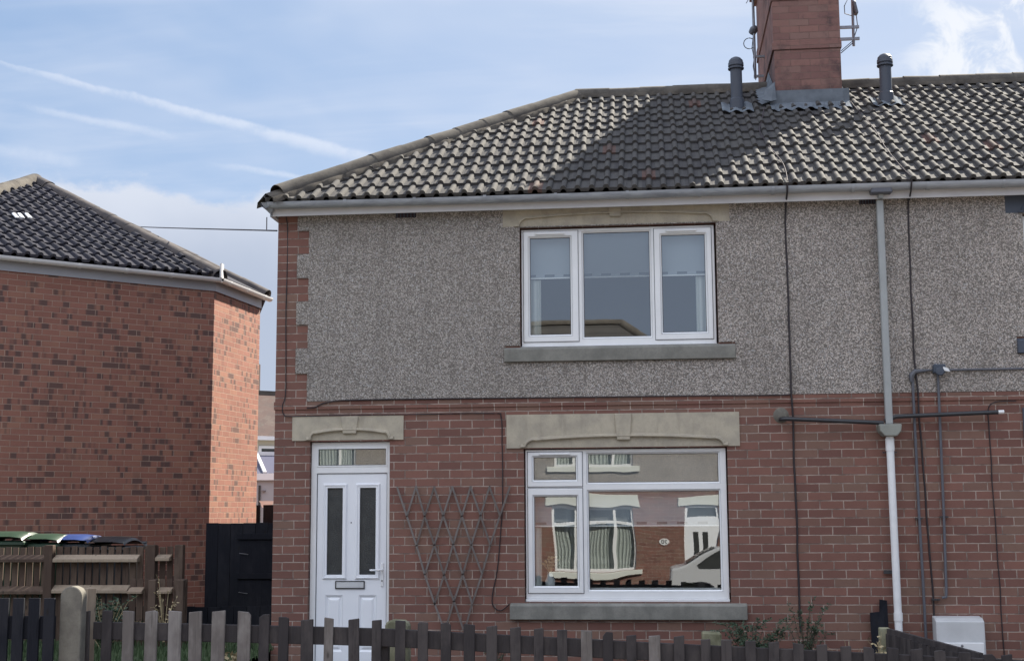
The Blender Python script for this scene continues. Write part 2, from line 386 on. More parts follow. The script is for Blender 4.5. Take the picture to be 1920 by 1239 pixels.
M['wood_brown'] = mat('old_brown_wood', wood((.085, .054, .040), (.052, .035, .028), (.14, .10, .075), .6), .85, spec=.3)
M['wood_rail'] = mat('sunlit_tone_wood', wood((.29, .22, .16), (.20, .15, .11), (.36, .29, .22), .7), .85, spec=.3)  # pale tone carries the sunlight on the rails in the colour itself
M['trellis'] = mat('grey_lath', wood((.165, .142, .13), (.11, .095, .09), (.21, .19, .18), .7), .85, spec=.3)

def glass(name, k, wav=.0022, sc=1.6):
    m = bpy.data.materials.new(name); m.use_nodes = True; g = NT(m.node_tree); g.N.remove(g.N['Principled BSDF']); out = g.N['Material Output']
    pos = g.n('ShaderNodeNewGeometry').outputs['Position']
    bp = g.n('ShaderNodeBump'); g.put(bp.inputs['Height'], g.noise(pos, sc, 1, .4)); bp.inputs['Distance'].default_value = wav; bp.inputs['Strength'].default_value = 1
    tr = g.n('ShaderNodeBsdfTransparent'); tr.inputs[0].default_value = (.90, .94, .93, 1)
    gl = g.n('ShaderNodeBsdfGlossy'); gl.inputs['Roughness'].default_value = .0; gl.inputs[0].default_value = (.94, .97, 1, 1); g.L.new(bp.outputs[0], gl.inputs['Normal'])
    fr = g.n('ShaderNodeFresnel'); fr.inputs[0].default_value = 1.52
    mx = g.n('ShaderNodeMixShader'); g.L.new(g.m('MULTIPLY', fr.outputs[0], k, clamp=True), mx.inputs[0]); g.L.new(tr.outputs[0], mx.inputs[1]); g.L.new(gl.outputs[0], mx.inputs[2]); g.L.new(mx.outputs[0], out.inputs[0])
    return m
M['glass'] = glass('window_glass', 4.4, .0014, 1.9)
M['glass_up'] = glass('upstairs_glass', 5.0, .0006, 1.2)
def obscure(g):
    g.bump(g.noise(g.pos, 75, 3, .6), .006, .8); return g.mix(g.noise(g.pos, 8), (.022, .025, .028), (.065, .068, .066))
M['glass_door'] = mat('obscured_door_glass', obscure, .22, spec=.35)
M['room'] = plain('room_wall', (.20, .20, .21), .9, .1, 1)
def blind(g): return (.30, .33, .37)
M['blind'] = mat('roller_blind_cloth', blind, .9)
M['slot'] = plain('blind_slot', (.10, .12, .15), .9, .1, 5)
def curtain(g):
    u = g.sep(g.pos)[0]; s = g.m('SINE', g.m('MULTIPLY', u, 75.0)); g.bump(s, .02, .7); return g.mix(g.ramp(s, -1, 1), (.50, .52, .50), (.66, .68, .66))
M['net'] = mat('net_curtain', curtain, .9)

def grassf(g):
    n = g.noise(g.pos, 3, 5, .6); f = g.noise(g.pos, 60, 3, .7)
    c = g.mix(n, (.022, .045, .016), (.04, .065, .024)); c = g.mix(g.ramp(f, .4, .8), c, (.09, .12, .04)); g.bump(f, .02, .7); return c
M['grass'] = mat('grass_ground', grassf, .95)
M['blade'] = plain('grass_blade', (.038, .070, .022), .7, .35, 2.5)
M['dry'] = plain('dry_stalk', (.42, .34, .20), .8, .3, 6)
M['leaf'] = plain('shrub_leaf', (.038, .070, .036), .6, .4, 5)
M['stem'] = plain('plant_stem', (.07, .055, .04), .8, .2, 10)
def asp(g):
    f = g.noise(g.pos, 160, 3, .7); n = g.noise(g.pos, 1.4, 4, .6); g.bump(f, .004, .6); return g.mix(g.ramp(f, .3, .8), g.mix(n, (.038, .038, .04), (.06, .06, .06)), (.11, .11, .11))
M['asphalt'] = mat('asphalt', asp, .9)
def pav(g):
    x = g.n('ShaderNodeTexBrick', offset=.5); g.put(x.inputs['Vector'], g.uv); x.inputs['Scale'].default_value = 1; x.inputs['Brick Width'].default_value = .9; x.inputs['Row Height'].default_value = .6; x.inputs['Mortar Size'].default_value = .006
    g.put(x.inputs['Color1'], (.24, .23, .21)); g.put(x.inputs['Color2'], (.19, .185, .175)); g.put(x.inputs['Mortar'], (.06, .06, .055)); return g.mix(g.ramp(g.noise(g.pos, 20, 4, .7), .4, .8, 0, .4), x.outputs[0], (.13, .125, .115))
M['paving'] = mat('paving', pav, .9)
M['soil'] = plain('garden_soil', (.11, .085, .06), .95, .3, 7, bumpd=.02)

# ------------------------------------------------------------------ ground
def sheet(name, m, prof, x0, x1, dz=0, nx=1):
    b = MB()
    for i in range(len(prof) - 1):
        (y0, z0), (y1, z1) = prof[i], prof[i + 1]
        for k in range(nx):
            a, c = x0 + (x1 - x0) * k / nx, x0 + (x1 - x0) * (k + 1) / nx
            b.quad((a, y0, z0 + dz), (c, y0, z0 + dz), (c, y1, z1 + dz), (a, y1, z1 + dz))
    return struct(b.build(name, m, smooth=False))
sheet('ground', M['soil'], [(-600, -1.0), (-8, -.85), (-3.3, -.78), (-1.5, -.55), (1, -.35), (7, -.22), (9.1, -.10), (13, -.05), (900, -.05)], -700, 700)
sheet('road', M['asphalt'], [(-1.5, -.55), (1, -.35), (6.9, -.22)], -90, 90, .012)
sheet('pavement', M['paving'], [(7.05, -.22), (9.75, -.10)], -90, 90, .12)
sheet('far_pavement', M['paving'], [(-3.3, -.78), (-1.65, -.55)], -90, 90, .12)
for nm, ya, za in (('kerb', 6.9, -.22), ('far_kerb', -1.65, -.56)):
    struct(MB().box(-90, 90, ya, ya + .148, za - .2, za + .128).build(nm, M['concrete'], bevel=.012))
b = MB()                                     # raised lawn on the left, gently uneven
gx = [-16 + i * .5 for i in range(25)]; gy = [8.95 + i * .40 for i in range(20)]
def lawn_z(x, y): return min(.24, -.02 + .06 * max(0, y - 9.4)) + .03 * noise.noise(Vector((x * .8, y * .8, 0)))
for i in range(len(gx) - 1):
    for j in range(len(gy) - 1):
        q = [(gx[i], gy[j]), (gx[i + 1], gy[j]), (gx[i + 1], gy[j + 1]), (gx[i], gy[j + 1])]
        b.quad(*[(x, y, lawn_z(x, y)) for x, y in q])
struct(b.build('lawn', M['grass'], smooth=True))
struct(MB().box(-3.75, -2.6, 9.15, 13.95, -.1, .0).build('garden_path', M['paving'], bevel=.01))
def blades(name, label, mt, n, xr, yr, zf, h, lean=.35, wd=.006):
    b = MB()
    for i in range(n):
        x, y = random.uniform(*xr), random.uniform(*yr); z = zf(x, y); hh = h * random.uniform(.45, 1.25); a = random.uniform(0, 6.28); l = random.uniform(0, lean) * hh
        ca, sa = math.cos(a), math.sin(a); tip = Vector((x + ca * l, y + sa * l, z + hh)); mid = Vector((x + ca * l * .35, y + sa * l * .35, z + hh * .6)); s_ = Vector((-sa, ca, 0)) * wd
        p = Vector((x, y, z - .01)); b.add([p - s_, p + s_, mid + s_ * .7, mid - s_ * .7, tip], [(0, 1, 2, 3), (3, 2, 4)])
    return b.build(name, mt, weld=False)
o = blades('grass', '', M['blade'], 15000, (-9.5, -3.95), (9.1, 14.3), lawn_z, .085); struct(tag(o, 'dark green grass growing on the left hand lawn', 'grass'), 'stuff')

# ------------------------------------------------------------------ roof covering
def smstep(t): t = max(0, min(1, t)); return t * t * (3 - 2 * t)
def roll_h(t, H):
    d = abs(t - .5)
    return H * math.sqrt(max(0, 1 - (d / .215) ** 2)) if d < .215 else 0.0
def tiled(name, m, O, U, V, L, N, parent, clip, H=.035, per=.148, gauge=.325, uoff=0, lip=.026, seed=1, uflip=False):
    O, U, V = Vector(O), Vector(U).normalized(), Vector(V).normalized(); n = U.cross(V).normalized()
    if n.z < 0: n = -n
    ts = [0, .13, .28, .287, .32, .38, .44, .5, .56, .62, .68, .713, .72, .87]
    k0 = math.floor(-.5 / per); us = [(k, t) for k in range(0, int(L / per) + 1) for t in ts]
    rng = random.Random(seed); b = MB(); nu = len(us)
    for c in range(N):
        jit = {k: (rng.uniform(-.004, .005), rng.uniform(-.009, .009) - (.05 if rng.random() < .006 else 0), rng.uniform(-.004, .004)) for k in range(-1, int(L / per) + 3)}
        base = len(b.v); v0 = c * gauge; rows = [(v0, -.012), (v0, lip), (v0 + gauge * .5, lip * .55), (v0 + gauge + .02, 0)]
        for v, hh in rows:
            for k, t in us:
                j = jit[k // 2]; u = (k + t) * per
                sag = .024 * noise.noise(Vector((u * .6, v * .8, seed))) + .006 * noise.noise(Vector((u * 4, v * 3, seed + 5)))
                b.v.append(O + U * (u + j[2]) + V * (v + j[1]) + n * (hh + roll_h(t, H) * (.8 if hh == 0 else 1) + j[0] + sag))
        for r in range(3):
            for i in range(nu - 1):
                a = base + r * nu + i; b.f.append([a, a + 1, a + nu + 1, a + nu])
                def uvq(rr, ii): return (us[ii][0] * per + us[ii][1] * per + uoff, rows[rr][0] if rr < 3 else rows[rr][0] - .03)
                rr0 = max(r, 0); b.uv.append([uvq(r, i), uvq(r, i + 1), uvq(r + 1, i + 1), uvq(r + 1, i)])
    return b.build(name, m, parent, clip=clip, weld=False)
def ridge(name, m, p0, p1, r, seg, parent, n_up=(0, 0, 1), seed=3, drop=.05, gap=None):
    """half-round ridge tiles laid end to end, each a little uneven, bedded on mortar"""
    p0, p1 = Vector(p0), Vector(p1); d = (p1 - p0).normalized(); L = (p1 - p0).length; N = max(1, round(L / seg)); rng = random.Random(seed)
    up = Vector(n_up); up = (up - d * up.dot(d)).normalized(); q = d.cross(up); b = MB()
    for i in range(N):
        a = p0 + d * (L * i / N - .01) + up * rng.uniform(-.008, .008); e = p0 + d * (L * (i + 1) / N + .012) + up * rng.uniform(-.008, .004)
        rr = r * rng.uniform(.97, 1.03); base = len(b.v); K = 12
        for pt, rad in ((a, rr * .97), (a, rr), (e, rr * 1.0), (e, rr * .85)):
            for k in range(K + 1):
                t = math.pi * (-.06 + 1.12 * k / K); rn = rad * (1 + .015 * rng.uniform(-1, 1)); b.v.append(pt - up * drop + q * math.cos(t) * rn + up * math.sin(t) * rn * .92)
        for s_ in range(3):
            for k in range(K): b.f.append([base + s_ * (K + 1) + k, base + s_ * (K + 1) + k + 1, base + (s_ + 1) * (K + 1) + k + 1, base + (s_ + 1) * (K + 1) + k]); b.uv.append(None)
    return b.build(name, m, parent, smooth=True, angle=50, weld=False)
def bedding(name, m, p0, p1, wid, parent, seed, h=.035, n=60):
    """ragged mortar fillet under the ridge tiles"""
    p0, p1 = Vector(p0), Vector(p1); d = (p1 - p0).normalized(); q = d.cross(Vector((0, 0, 1))).normalized(); b = MB(); L = (p1 - p0).length; rows = []
    for i in range(n + 1):
        c = p0 + d * L * i / n; w0 = wid * (1 + .35 * noise.noise(Vector((i * .55, seed, 0)))); w1 = wid * (1 + .35 * noise.noise(Vector((i * .55, seed + 9, 0))))
        rows.append([c - q * w0 + Vector((0, 0, -wid * .62)), c - q * w0 * .93 + Vector((0, 0, -wid * .42 + h)), c + Vector((0, 0, h)), c + q * w1 * .93 + Vector((0, 0, -wid * .42 + h)), c + q * w1 + Vector((0, 0, -wid * .62))])
    for i in range(n):
        for k in range(4): b.quad(rows[i][k], rows[i + 1][k], rows[i + 1][k + 1], rows[i][k + 1])
    return b.build(name, m, parent, smooth=True, angle=60)

# ------------------------------------------------------------------ windows, doors
def ring(b, r, wd, y0, y1):
    b.slab(r, [(r[0] + wd, r[1] - wd, r[2] + wd, r[3] - wd)], y0, y1)
def window(parent, rect, panes, yf, gl, name='window', frame_mat='upvc', trick=(), handle=True):
    """rect = outer frame; panes = (x0,x1,z0,z1, sash_rect or None); yf = front plane of the frame"""
    fr = MB(); holes = [(p[4] if p[4] else p[:4]) for p in panes]
    holes = [((h[0] + .012, h[1] - .012, h[2] + .012, h[3] - .012) if panes[i][4] else h) for i, h in enumerate(holes)]
    fr.slab(rect, holes, yf, yf + .07); f = fr.build(name, M[frame_mat], parent, bevel=.004)
    cl = MB().box(rect[0] - .004, rect[1] + .004, yf - .030, yf + .02, rect[2] - .028, rect[2] - .001); cl.build('window_cill', M[frame_mat], f, bevel=.004)
    for i, p in enumerate(panes):
        x0, x1, z0, z1, sash = p; y = yf
        if sash:
            s_ = MB(); s_.slab(sash, [(x0, x1, z0, z1)], yf - .016, yf + .045); s_.build('sash', M[frame_mat], f, bevel=.005); y = yf - .016
            g_ = MB(); ring(g_, (sash[0] - .006, sash[1] + .006, sash[2] - .006, sash[3] + .006), .006, yf - .001, yf + .004); g_.build('seal', M['pipe_slate'], f)
        bd = MB()                                        # sloped glazing bead
        o_ = .016
        for (ax, az_), (bx, bz) in (((x0, z0), (x1, z0)), ((x1, z0), (x1, z1)), ((x1, z1), (x0, z1)), ((x0, z1), (x0, z0))):
            ix = lambda q: q + (o_ if q == x0 else -o_); iz = lambda q: q + (o_ if q == z0 else -o_)
            bd.quad((ax, y - .002, az_), (bx, y - .002, bz), (ix(bx), y + .018, iz(bz)), (ix(ax), y + .018, iz(az_)))
        bd.build('bead', M[frame_mat], f)
        gk = MB(); ring(gk, (x0 + o_ - .002, x1 - o_ + .002, z0 + o_ - .002, z1 - o_ + .002), .007, y + .018, y + .024); gk.build('gasket', M['black'], f)
        MB().quad((x0 + o_, y + .026, z0 + o_), (x1 - o_, y + .026, z0 + o_), (x1 - o_, y + .026, z1 - o_), (x0 + o_, y + .026, z1 - o_)).build('pane', gl, f)
    for (xa, xb, z) in trick:
        MB().box(xa, xb, yf - .034, yf - .017, z - .011, z + .011).build('trickle_vent', M[frame_mat], f, bevel=.004)
    return f
def room(parent, rect, yb, depth, hem, curtain_l=None, dash0=0, label=None, gap=.20):
    x0, x1, z0, z1 = rect; b = MB(); xa, xb, za, zb = x0 - .5, x1 + .5, z0 - .7, z1 + .25; y0, y1 = yb, yb + depth
    b.quad((xa, y1, za), (xb, y1, za), (xb, y1, zb), (xa, y1, zb)); b.quad((xa, y0, za), (xa, y1, za), (xa, y1, zb), (xa, y0, zb)); b.quad((xb, y0, za), (xb, y1, za), (xb, y1, zb), (xb, y0, zb))
    b.quad((xa, y0, za), (xb, y0, za), (xb, y1, za), (xa, y1, za)); b.quad((xa, y0, zb), (xb, y0, zb), (xb, y1, zb), (xa, y1, zb))
    b.build('room', M['room'], parent, weld=False)
    b = MB().box(x0 + .02, x1 - .02, yb - .115, yb - .112, hem, z1 + .0); bl = b.build('roller_blind', M['blind'], parent)
    MB().box(x0 + .02, x1 - .02, yb - .122, yb - .1155, hem - .004, hem + .008).build('hem_bar', M['upvc'], bl)
    d = MB(); x = x0 + dash0
    while x < x1 - .1: d.box(max(x, x0 + .03), x + .105, yb - .1185, yb - .1156, hem + .018, hem + .042); x += gap
    d.build('hem_slots', M['slot'], bl)
    if curtain_l:
        for c0, c1 in curtain_l: MB().box(c0, c1, yb - .09, yb - .06, z0 - .05, hem - .01).build('curtain', M['net'], parent)

def lintel(parent, rect, arch, keyw, y=14.0, m='lintel', rise=None, key_down=.012):
    """stone lintel: rect x0,x1,z0,z1; arch x0,x1,z springing, z crown"""
    x0, x1, z0, z1 = rect; a0, a1, zs, zc = arch; n = 32; c = (a0 + a1) / 2
    def az_(x):
        t = abs((x - c) / ((a1 - a0) / 2)); s = .90
        if t > s: return zs + .006 + (zc - .035 - zs) * math.sqrt(max(0, 1 - ((t - s) / (1 - s)) ** 2)) * 1.0
        return zc - .035 * (t / s) ** 2
    xs = [a0 + (a1 - a0) * (.5 - .5 * math.cos(math.pi * i / n)) for i in range(n + 1)]
    b = MB(); yf = y - .016
    pts = [(x0, yf, z0), (a0, yf, z0)] + [(q, yf, az_(q)) for q in xs] + [(a1, yf, z0), (x1, yf, z0), (x1, yf, z1), (x0, yf, z1)]
    # build as strips so the arch stays clean
    b.poly([(x0, yf, z0), (a0, yf, z0), (a0, yf, z1), (x0, yf, z1)], (0, .12, 0)); b.poly([(a1, yf, z0), (x1, yf, z0), (x1, yf, z1), (a1, yf, z1)], (0, .12, 0))
    for i in range(n):
        p, q = xs[i], xs[i + 1]; b.poly([(p, yf, az_(p)), (q, yf, az_(q)), (q, yf, z1), (p, yf, z1)], (0, .12, 0))
    L = b.build('lintel', M[m], parent, weld=True)
    t = MB()
    for i in range(n):
        p, q = xs[i], xs[i + 1]; t.poly([(p, y - .004, z0 + .002), (q, y - .004, z0 + .002), (q, y - .004, az_(q) + .002), (p, y - .004, az_(p) + .002)], (0, .09, 0))
    t.build('tympanum', M[m], L)
    t = MB(); prev = None                                # hood mould following the arch
    prof = [(-.0, 0), (-.024, .002), (-.026, .012), (-.016, .018), (-.014, .030), (0, .034)]
    rows = []
    path = [(a0 - .05, z0 + .004)] + [(q, az_(q)) for q in xs] + [(a1 + .05, z0 + .004)]
    for i, (px_, pz) in enumerate(path):
        a = path[max(i - 1, 0)]; e = path[min(i + 1, len(path) - 1)]; dx, dz = e[0] - a[0], e[1] - a[1]; l = math.hypot(dx, dz) or 1; nx, nz = -dz / l, dx / l
        rows.append([(px_ + nx * h, yf + o_, pz + nz * h) for o_, h in prof])
    for i in range(len(rows) - 1):
        for k in range(len(prof) - 1): t.quad(rows[i][k], rows[i + 1][k], rows[i + 1][k + 1], rows[i][k + 1])
    t.build('hood_mould', M[m], L, smooth=True, angle=35)
    k0 = keyw * .42; MB().poly([(c - k0, yf - .021, zc - .022 - key_down), (c + k0, yf - .021, zc - .022 - key_down), (c + keyw * .56, yf - .021, z1 - .003), (c - keyw * .56, yf - .021, z1 - .003)], (0, .05, 0)).build('keystone', M[m], L, bevel=.006)
    return L
def stone_sill(parent, x0, x1, z0, z1, y=14.0, m='sill', out=.055):
    b = MB().poly([(x0, y - out, z0), (x0, y - out, z1 - .035), (x0, y + .03, z1), (x0, y + .03, z0)], (x1 - x0, 0, 0)); return b.build('sill', M[m], parent, bevel=.006)

# ------------------------------------------------------------------ the terrace
FY = 14.0; PARTY = 1.97; ZE = 4.925; EY = 13.72; RY = 17.10; RZ = 7.0; XH = -4.07; APX = -.90
V_UP = Vector((0, RY - EY, RZ - ZE)).normalized()
h1 = thing('terraced_house', 'end terrace house with pebbledash upper storey, red brick ground floor and white door', 'house', (-1, 14, 0))
h2 = thing('terraced_house', 'adjoining terrace house at the right edge, slate blue lintels and sills, carrying the downpipe', 'house', (5, 14, 0))
up = (-1.364, .667, 3.345, 4.596); lo = (-1.336, .728, .742, 2.264); dr = (-3.611, -2.765, .03, 2.366)
up2 = (3.80, 5.83, 3.345, 4.596); lo2 = (3.86, 5.9, .742, 2.264)
UP = (up[0] - .012, up[1] + .018, up[2] - .03, up[3] + .015); LO = (lo[0] - .012, lo[1] + .014, lo[2] - .03, lo[3] + .01); DR = (dr[0] - .006, dr[1] + .006, -.2, dr[3] + .006)
UP2 = (up2[0] - .015, up2[1] + .015, up2[2] - .03, up2[3] + .015); LO2 = (lo2[0] - .014, lo2[1] + .014, lo2[2] - .03, lo2[3] + .012)
def wall_side(b, x, y0, y1, z0, z1, th):
    b.box(min(x, x + th), max(x, x + th), y0, y1, z0, z1)
wl = MB().slab((-4.0, PARTY, -.25, 4.86), [UP, LO, DR], FY, FY + .27, zs=(2.8,)).build('front_wall', M['brick'], h1)
b = MB(); b.box(-4.0, -3.73, FY + .27, 20.2, -.25, 4.86); b.box(-3.73, PARTY, 19.93, 20.2, -.25, 4.86); b.build('rear_walls', M['brick'], h1)
wl2 = MB().slab((PARTY, 9.0, -.25, 4.86), [UP2, LO2], FY, FY + .27, zs=(2.8,)).build('front_wall', M['brick'], h2)
b = MB(); b.box(8.73, 9.0, FY + .27, 20.2, -.25, 4.86); b.box(PARTY, 8.73, 19.93, 20.2, -.25, 4.86); b.build('rear_walls', M['brick'], h2)
# string course just under the render
b = MB().box(-4.012, PARTY, FY - .013, FY + .02, 2.712, 2.797); b.build('string_course', M['brick'], h1, bevel=.003)
b = MB().box(PARTY, 9.01, FY - .013, FY + .02, 2.712, 2.797); b.build('string_course', M['brick'], h2, bevel=.003)
zones = [(2.80, 3.095), (3.365, 3.62), (3.87, 4.125), (4.385, 4.64)]
def mask(cx, cz):
    if cx > -3.652: return True
    if cx < -3.782: return False
    return not any(a < cz < c for a, c in zones)
RYF = FY - .017
MB().slab((-3.782, PARTY, 2.80, 4.84), [UP, (-1.553, .829, 4.62, 4.81), (-1.542, .853, 3.172, 3.35), (-2.71, -2.485, 4.752, 4.82)], RYF, FY + .01, mask=mask, xs=(-3.652,), zs=[q for z in zones for q in z]).build('render', M['render'], h1)
MB().slab((PARTY, 9.0, 2.80, 4.84), [UP2, (3.62, 6.0, 4.62, 4.81), (3.66, 5.98, 3.172, 3.35), (2.16, 2.33, 4.755, 4.835)], RYF, FY + .01).build('render', M['render'], h2)
for pr, xa, xb, za, zb in ((h1, -2.71, -2.485, 4.752, 4.82), (h2, 2.16, 2.33, 4.755, 4.835)):
    b = MB().box(xa, xb, FY - .004, FY + .02, za, zb); n = 6
    ab = b.build('air_brick', M['airbrick'], pr)
    c = MB()
    for i in range(n): c.box(xa + (xb - xa) * (i + .25) / n, xa + (xb - xa) * (i + .6) / n, FY - .012, FY - .0035, za + .008, zb - .008)
    c.build('grille', M['dark_paint'], ab)
# lintels and sills
lintel(h1, (-1.553, .829, 4.612, 4.806), (-1.375, .655, 4.615, 4.735), .13)
lintel(h1, (-1.525, .871, 2.28, 2.628), (-1.325, .70, 2.283, 2.388), .16)
lintel(h1, (-3.806, -2.612, 2.383, 2.637), (-3.60, -2.77, 2.383, 2.485), .17)
for (r, a) in (((3.62, 6.0, 4.612, 4.806), (3.80, 5.83, 4.615, 4.735)), ((3.68, 6.05, 2.28, 2.628), (3.86, 5.9, 2.283, 2.388))): lintel(h2, r, a, .14, m='dark_paint')
stone_sill(h1, -1.542, .853, 3.176, 3.345); stone_sill(h1, -1.497, .897, .539, .715)
stone_sill(h2, 3.66, 5.98, 3.176, 3.345, m='dark_paint'); stone_sill(h2, 3.74, 6.03, .539, .715, m='dark_paint')
# windows
def upw(parent, dx):
    e = lambda x0, x1, z0, z1, s=None: (x0 + dx, x1 + dx, z0, z1, tuple((s[0] + dx, s[1] + dx, s[2], s[3])) if s else None)
    return window(parent, (up[0] + dx, up[1] + dx, up[2], up[3]), [e(-1.288, -.828, 3.452, 4.520, (-1.340, -.762, 3.393, 4.575)), e(-.722, .006, 3.420, 4.565), e(.100, .585, 3.452, 4.515, (.040, .636, 3.393, 4.570))],
                  FY + .05, M['glass_up'], trick=((-1.215 + dx, -.90 + dx, 4.546), (.165 + dx, .485 + dx, 4.543)))
def low(parent, dx):
    e = lambda x0, x1, z0, z1, s=None: (x0 + dx, x1 + dx, z0, z1, tuple((s[0] + dx, s[1] + dx, s[2], s[3])) if s else None)
    return window(parent, (lo[0] + dx, lo[1] + dx, lo[2], lo[3]), [e(-1.265, -.795, 1.935, 2.20, (-1.312, -.745, 1.882, 2.238)), e(-1.262, -.790, .855, 1.795, (-1.312, -.745, .80, 1.862)), e(-.700, .665, 1.905, 2.228), e(-.700, .665, .818, 1.845)],
                  FY + .05, M['glass'], trick=((-1.19 + dx, -.87 + dx, 2.219),))
w1 = upw(h1, 0); w2 = low(h1, 0); w3 = upw(h2, up2[0] - up[0]); w4 = low(h2, lo2[0] - lo[0])
room(h1, up, FY + .27, 2.6, 4.085, [(-1.29, -1.17), (.47, .60)], .04); room(h1, lo, FY + .27, 2.6, 1.475, [(-1.26, -1.185)], .10, gap=.208)
room(h2, up2, FY + .27, 2.6, 4.0, [], .04); room(h2, lo2, FY + .27, 2.6, 1.4, [], .04)
# ornament on the inner window ledge
t = thing('dried_flower_vase', 'small vase of dried flowers behind the ground floor window', 'vase', (-1.10, FY + .2, .86))
MB().lathe([(.0, 0), (.045, 0), (.055, .05), (.035, .10), (.028, .13), (.034, .14), (.03, .14), (.0, .12)], t.location, 14).build('vase', M['meter'], t, smooth=True)
b = MB()
for i in range(24):
    a = random.uniform(0, 6.28); r_ = random.uniform(.0, .09); top = t.location + Vector((math.cos(a) * r_, math.sin(a) * r_ * .4, .2 + random.uniform(0, .1))); b.tube([t.location + Vector((0, 0, .13)), top], .002, 4); b.lathe([(0, -.012), (.014, -.004), (.012, .01), (0, .014)], top, 6)
b.build('flowers', M['dry'], t)
MB().box(LO[0] - .2, LO[1] + .2, FY + .125, FY + .27, .80, .845).build('window_board', M['upvc'], w2)
# front door
yd = FY + .055
df = MB().slab((dr[0], dr[1], .06, dr[3]), [(-3.549, -2.795, .06, 2.040), (-3.545, -2.80, 2.112, 2.305)], yd, yd + .07).build('door_frame', M['upvc'], h1, bevel=.004)
MB().box(dr[0], dr[1], yd - .02, yd + .09, .0, .058).build('threshold', M['lead'], df, bevel=.004)
bd = MB(); ring(bd, (-3.549, -2.796, 2.108, 2.309), .014, yd - .006, yd + .012); bd.build('bead', M['upvc'], df, bevel=.003)
g_ = MB(); ring(g_, (-3.536, -2.809, 2.121, 2.296), .007, yd + .010, yd + .018); g_.build('gasket', M['black'], df)
MB().quad((-3.533, yd + .02, 2.124), (-2.812, yd + .02, 2.124), (-2.812, yd + .02, 2.293), (-3.533, yd + .02, 2.293)).build('fanlight', M['glass'], df)
MB().box(-3.55, -2.80, yd + .16, yd + .17, 2.10, 2.31).build('fanlight_backing', M['room'], df)
pA, pB = (-3.436, -3.268, .985, 1.888), (-3.088, -2.914, .985, 1.888)
slabr = (-3.543, -2.801, .075, 2.034); yl = yd + .012
dor = MB().slab(slabr, [pA, pB, (-3.445, -3.262, .20, .775), (-3.09, -2.905, .20, .775)], yl, yl + .044).build('door', M['door_white'], df, bevel=.002)
g_ = MB(); ring(g_, (-3.548, -2.796, .07, 2.039), .0045, yd + .006, yd + .03); g_.build('door_seal', M['pipe_slate'], df)
for p in (pA, pB):
    m_ = MB(); q = (p[0] - .044, p[1] + .044, p[2] - .044, p[3] + .044); ring(m_, q, .046, yl - .011, yl + .005); ring(m_, (q[0] + .008, q[1] - .008, q[2] + .008, q[3] - .008), .016, yl - .018, yl + .0)
    m_.build('glazing_moulding', M['door_white'], dor, bevel=.004)
    MB().quad((p[0], yl + .012, p[2]), (p[1], yl + .012, p[2]), (p[1], yl + .012, p[3]), (p[0], yl + .012, p[3])).build('door_pane', M['glass_door'], dor)
for x0, x1 in ((-3.445, -3.262), (-3.09, -2.905)):
    z0, z1 = .20, .775; i_ = .022; j_ = .048; m_ = MB(); r0 = [(x0, yl, z0), (x1, yl, z0), (x1, yl, z1), (x0, yl, z1)]; r1 = [(x0 + i_, yl + .014, z0 + i_), (x1 - i_, yl + .014, z0 + i_), (x1 - i_, yl + .014, z1 - i_), (x0 + i_, yl + .014, z1 - i_)]
    r2 = [(x0 + j_, yl + .001, z0 + j_), (x1 - j_, yl + .001, z0 + j_), (x1 - j_, yl + .001, z1 - j_), (x0 + j_, yl + .001, z1 - j_)]
    for a_, c_ in ((r0, r1), (r1, r2)):
        for k in range(4): m_.quad(a_[k], a_[(k + 1) % 4], c_[(k + 1) % 4], c_[k])
    m_.quad(*r2); m_.build('raised_panel', M['door_white'], dor)
lb = MB(); ring(lb, (-3.340, -3.028, .842, .925), .008, yl - .014, yl); lp = lb.build('letterplate', M['black'], dor, bevel=.002)
MB().box(-3.331, -3.037, yl - .010, yl, .851, .916).build('flap', M['meter'], lp, bevel=.004)
hd = MB().box(-2.858, -2.828, yl - .012, yl, .865, 1.11).build('handle_plate', M['upvc'], dor, bevel=.005)
MB().tube([(-2.843, yl - .01, 1.035), (-2.843, yl - .05, 1.035), (-2.86, yl - .056, 1.035), (-2.965, yl - .054, 1.036)], .0095, 8).build('lever', M['chrome'], hd, smooth=True)
MB().lathe([(0, 0), (.008, 0), (.008, .004), (0, .004)], (-2.843, yl - .012, .925), 10, (0, -1, 0)).build('keyhole', M['black'], hd)
MB().lathe([(0, .004), (.007, .004), (.007, 0)], (-3.178, yl, 1.525), 10, (0, -1, 0)).build('spy_hole', M['black'], dor)

# roof slopes
HIPN = Vector((-(RY - EY), APX - XH, 0)).normalized(); c0 = Vector((XH, EY, ZE)); slope_n = Vector((0, -V_UP.z, V_UP.y)); NC = 13
AP = Vector((APX, RY, RZ)); RC = (Vector((0, RY, RZ)), Vector((0, 1, 0)))
kk = math.floor((PARTY - XH) / .148)
tiled('roof', M['tile'], c0, (1, 0, 0), V_UP, PARTY - XH + .3, NC, h1, [(c0, HIPN), RC, (Vector((PARTY, 0, 0)), Vector((1, 0, 0)))])
tiled('roof', M['tile'], c0 + Vector((kk * .148, 0, 0)), (1, 0, 0), V_UP, 9.2 - XH - kk * .148, NC, h2, [RC, (Vector((PARTY, 0, 0)), Vector((-1, 0, 0))), (Vector((9.1, 0, 0)), Vector((1, 0, 0)))], uoff=kk * .148, seed=1)
BY = 2 * RY - EY
hip_v = Vector((APX - XH, 0, RZ - ZE)).normalized()
tiled('hip_slope', M['tile'], (XH, BY, ZE), (0, -1, 0), hip_v, BY - EY, NC, h1, [(c0, -HIPN), (Vector((XH, BY, ZE)), Vector((RY - EY, APX - XH, 0)).normalized())], H=.03, seed=4)
bv = Vector((0, -(RY - EY), RZ - ZE)).normalized()
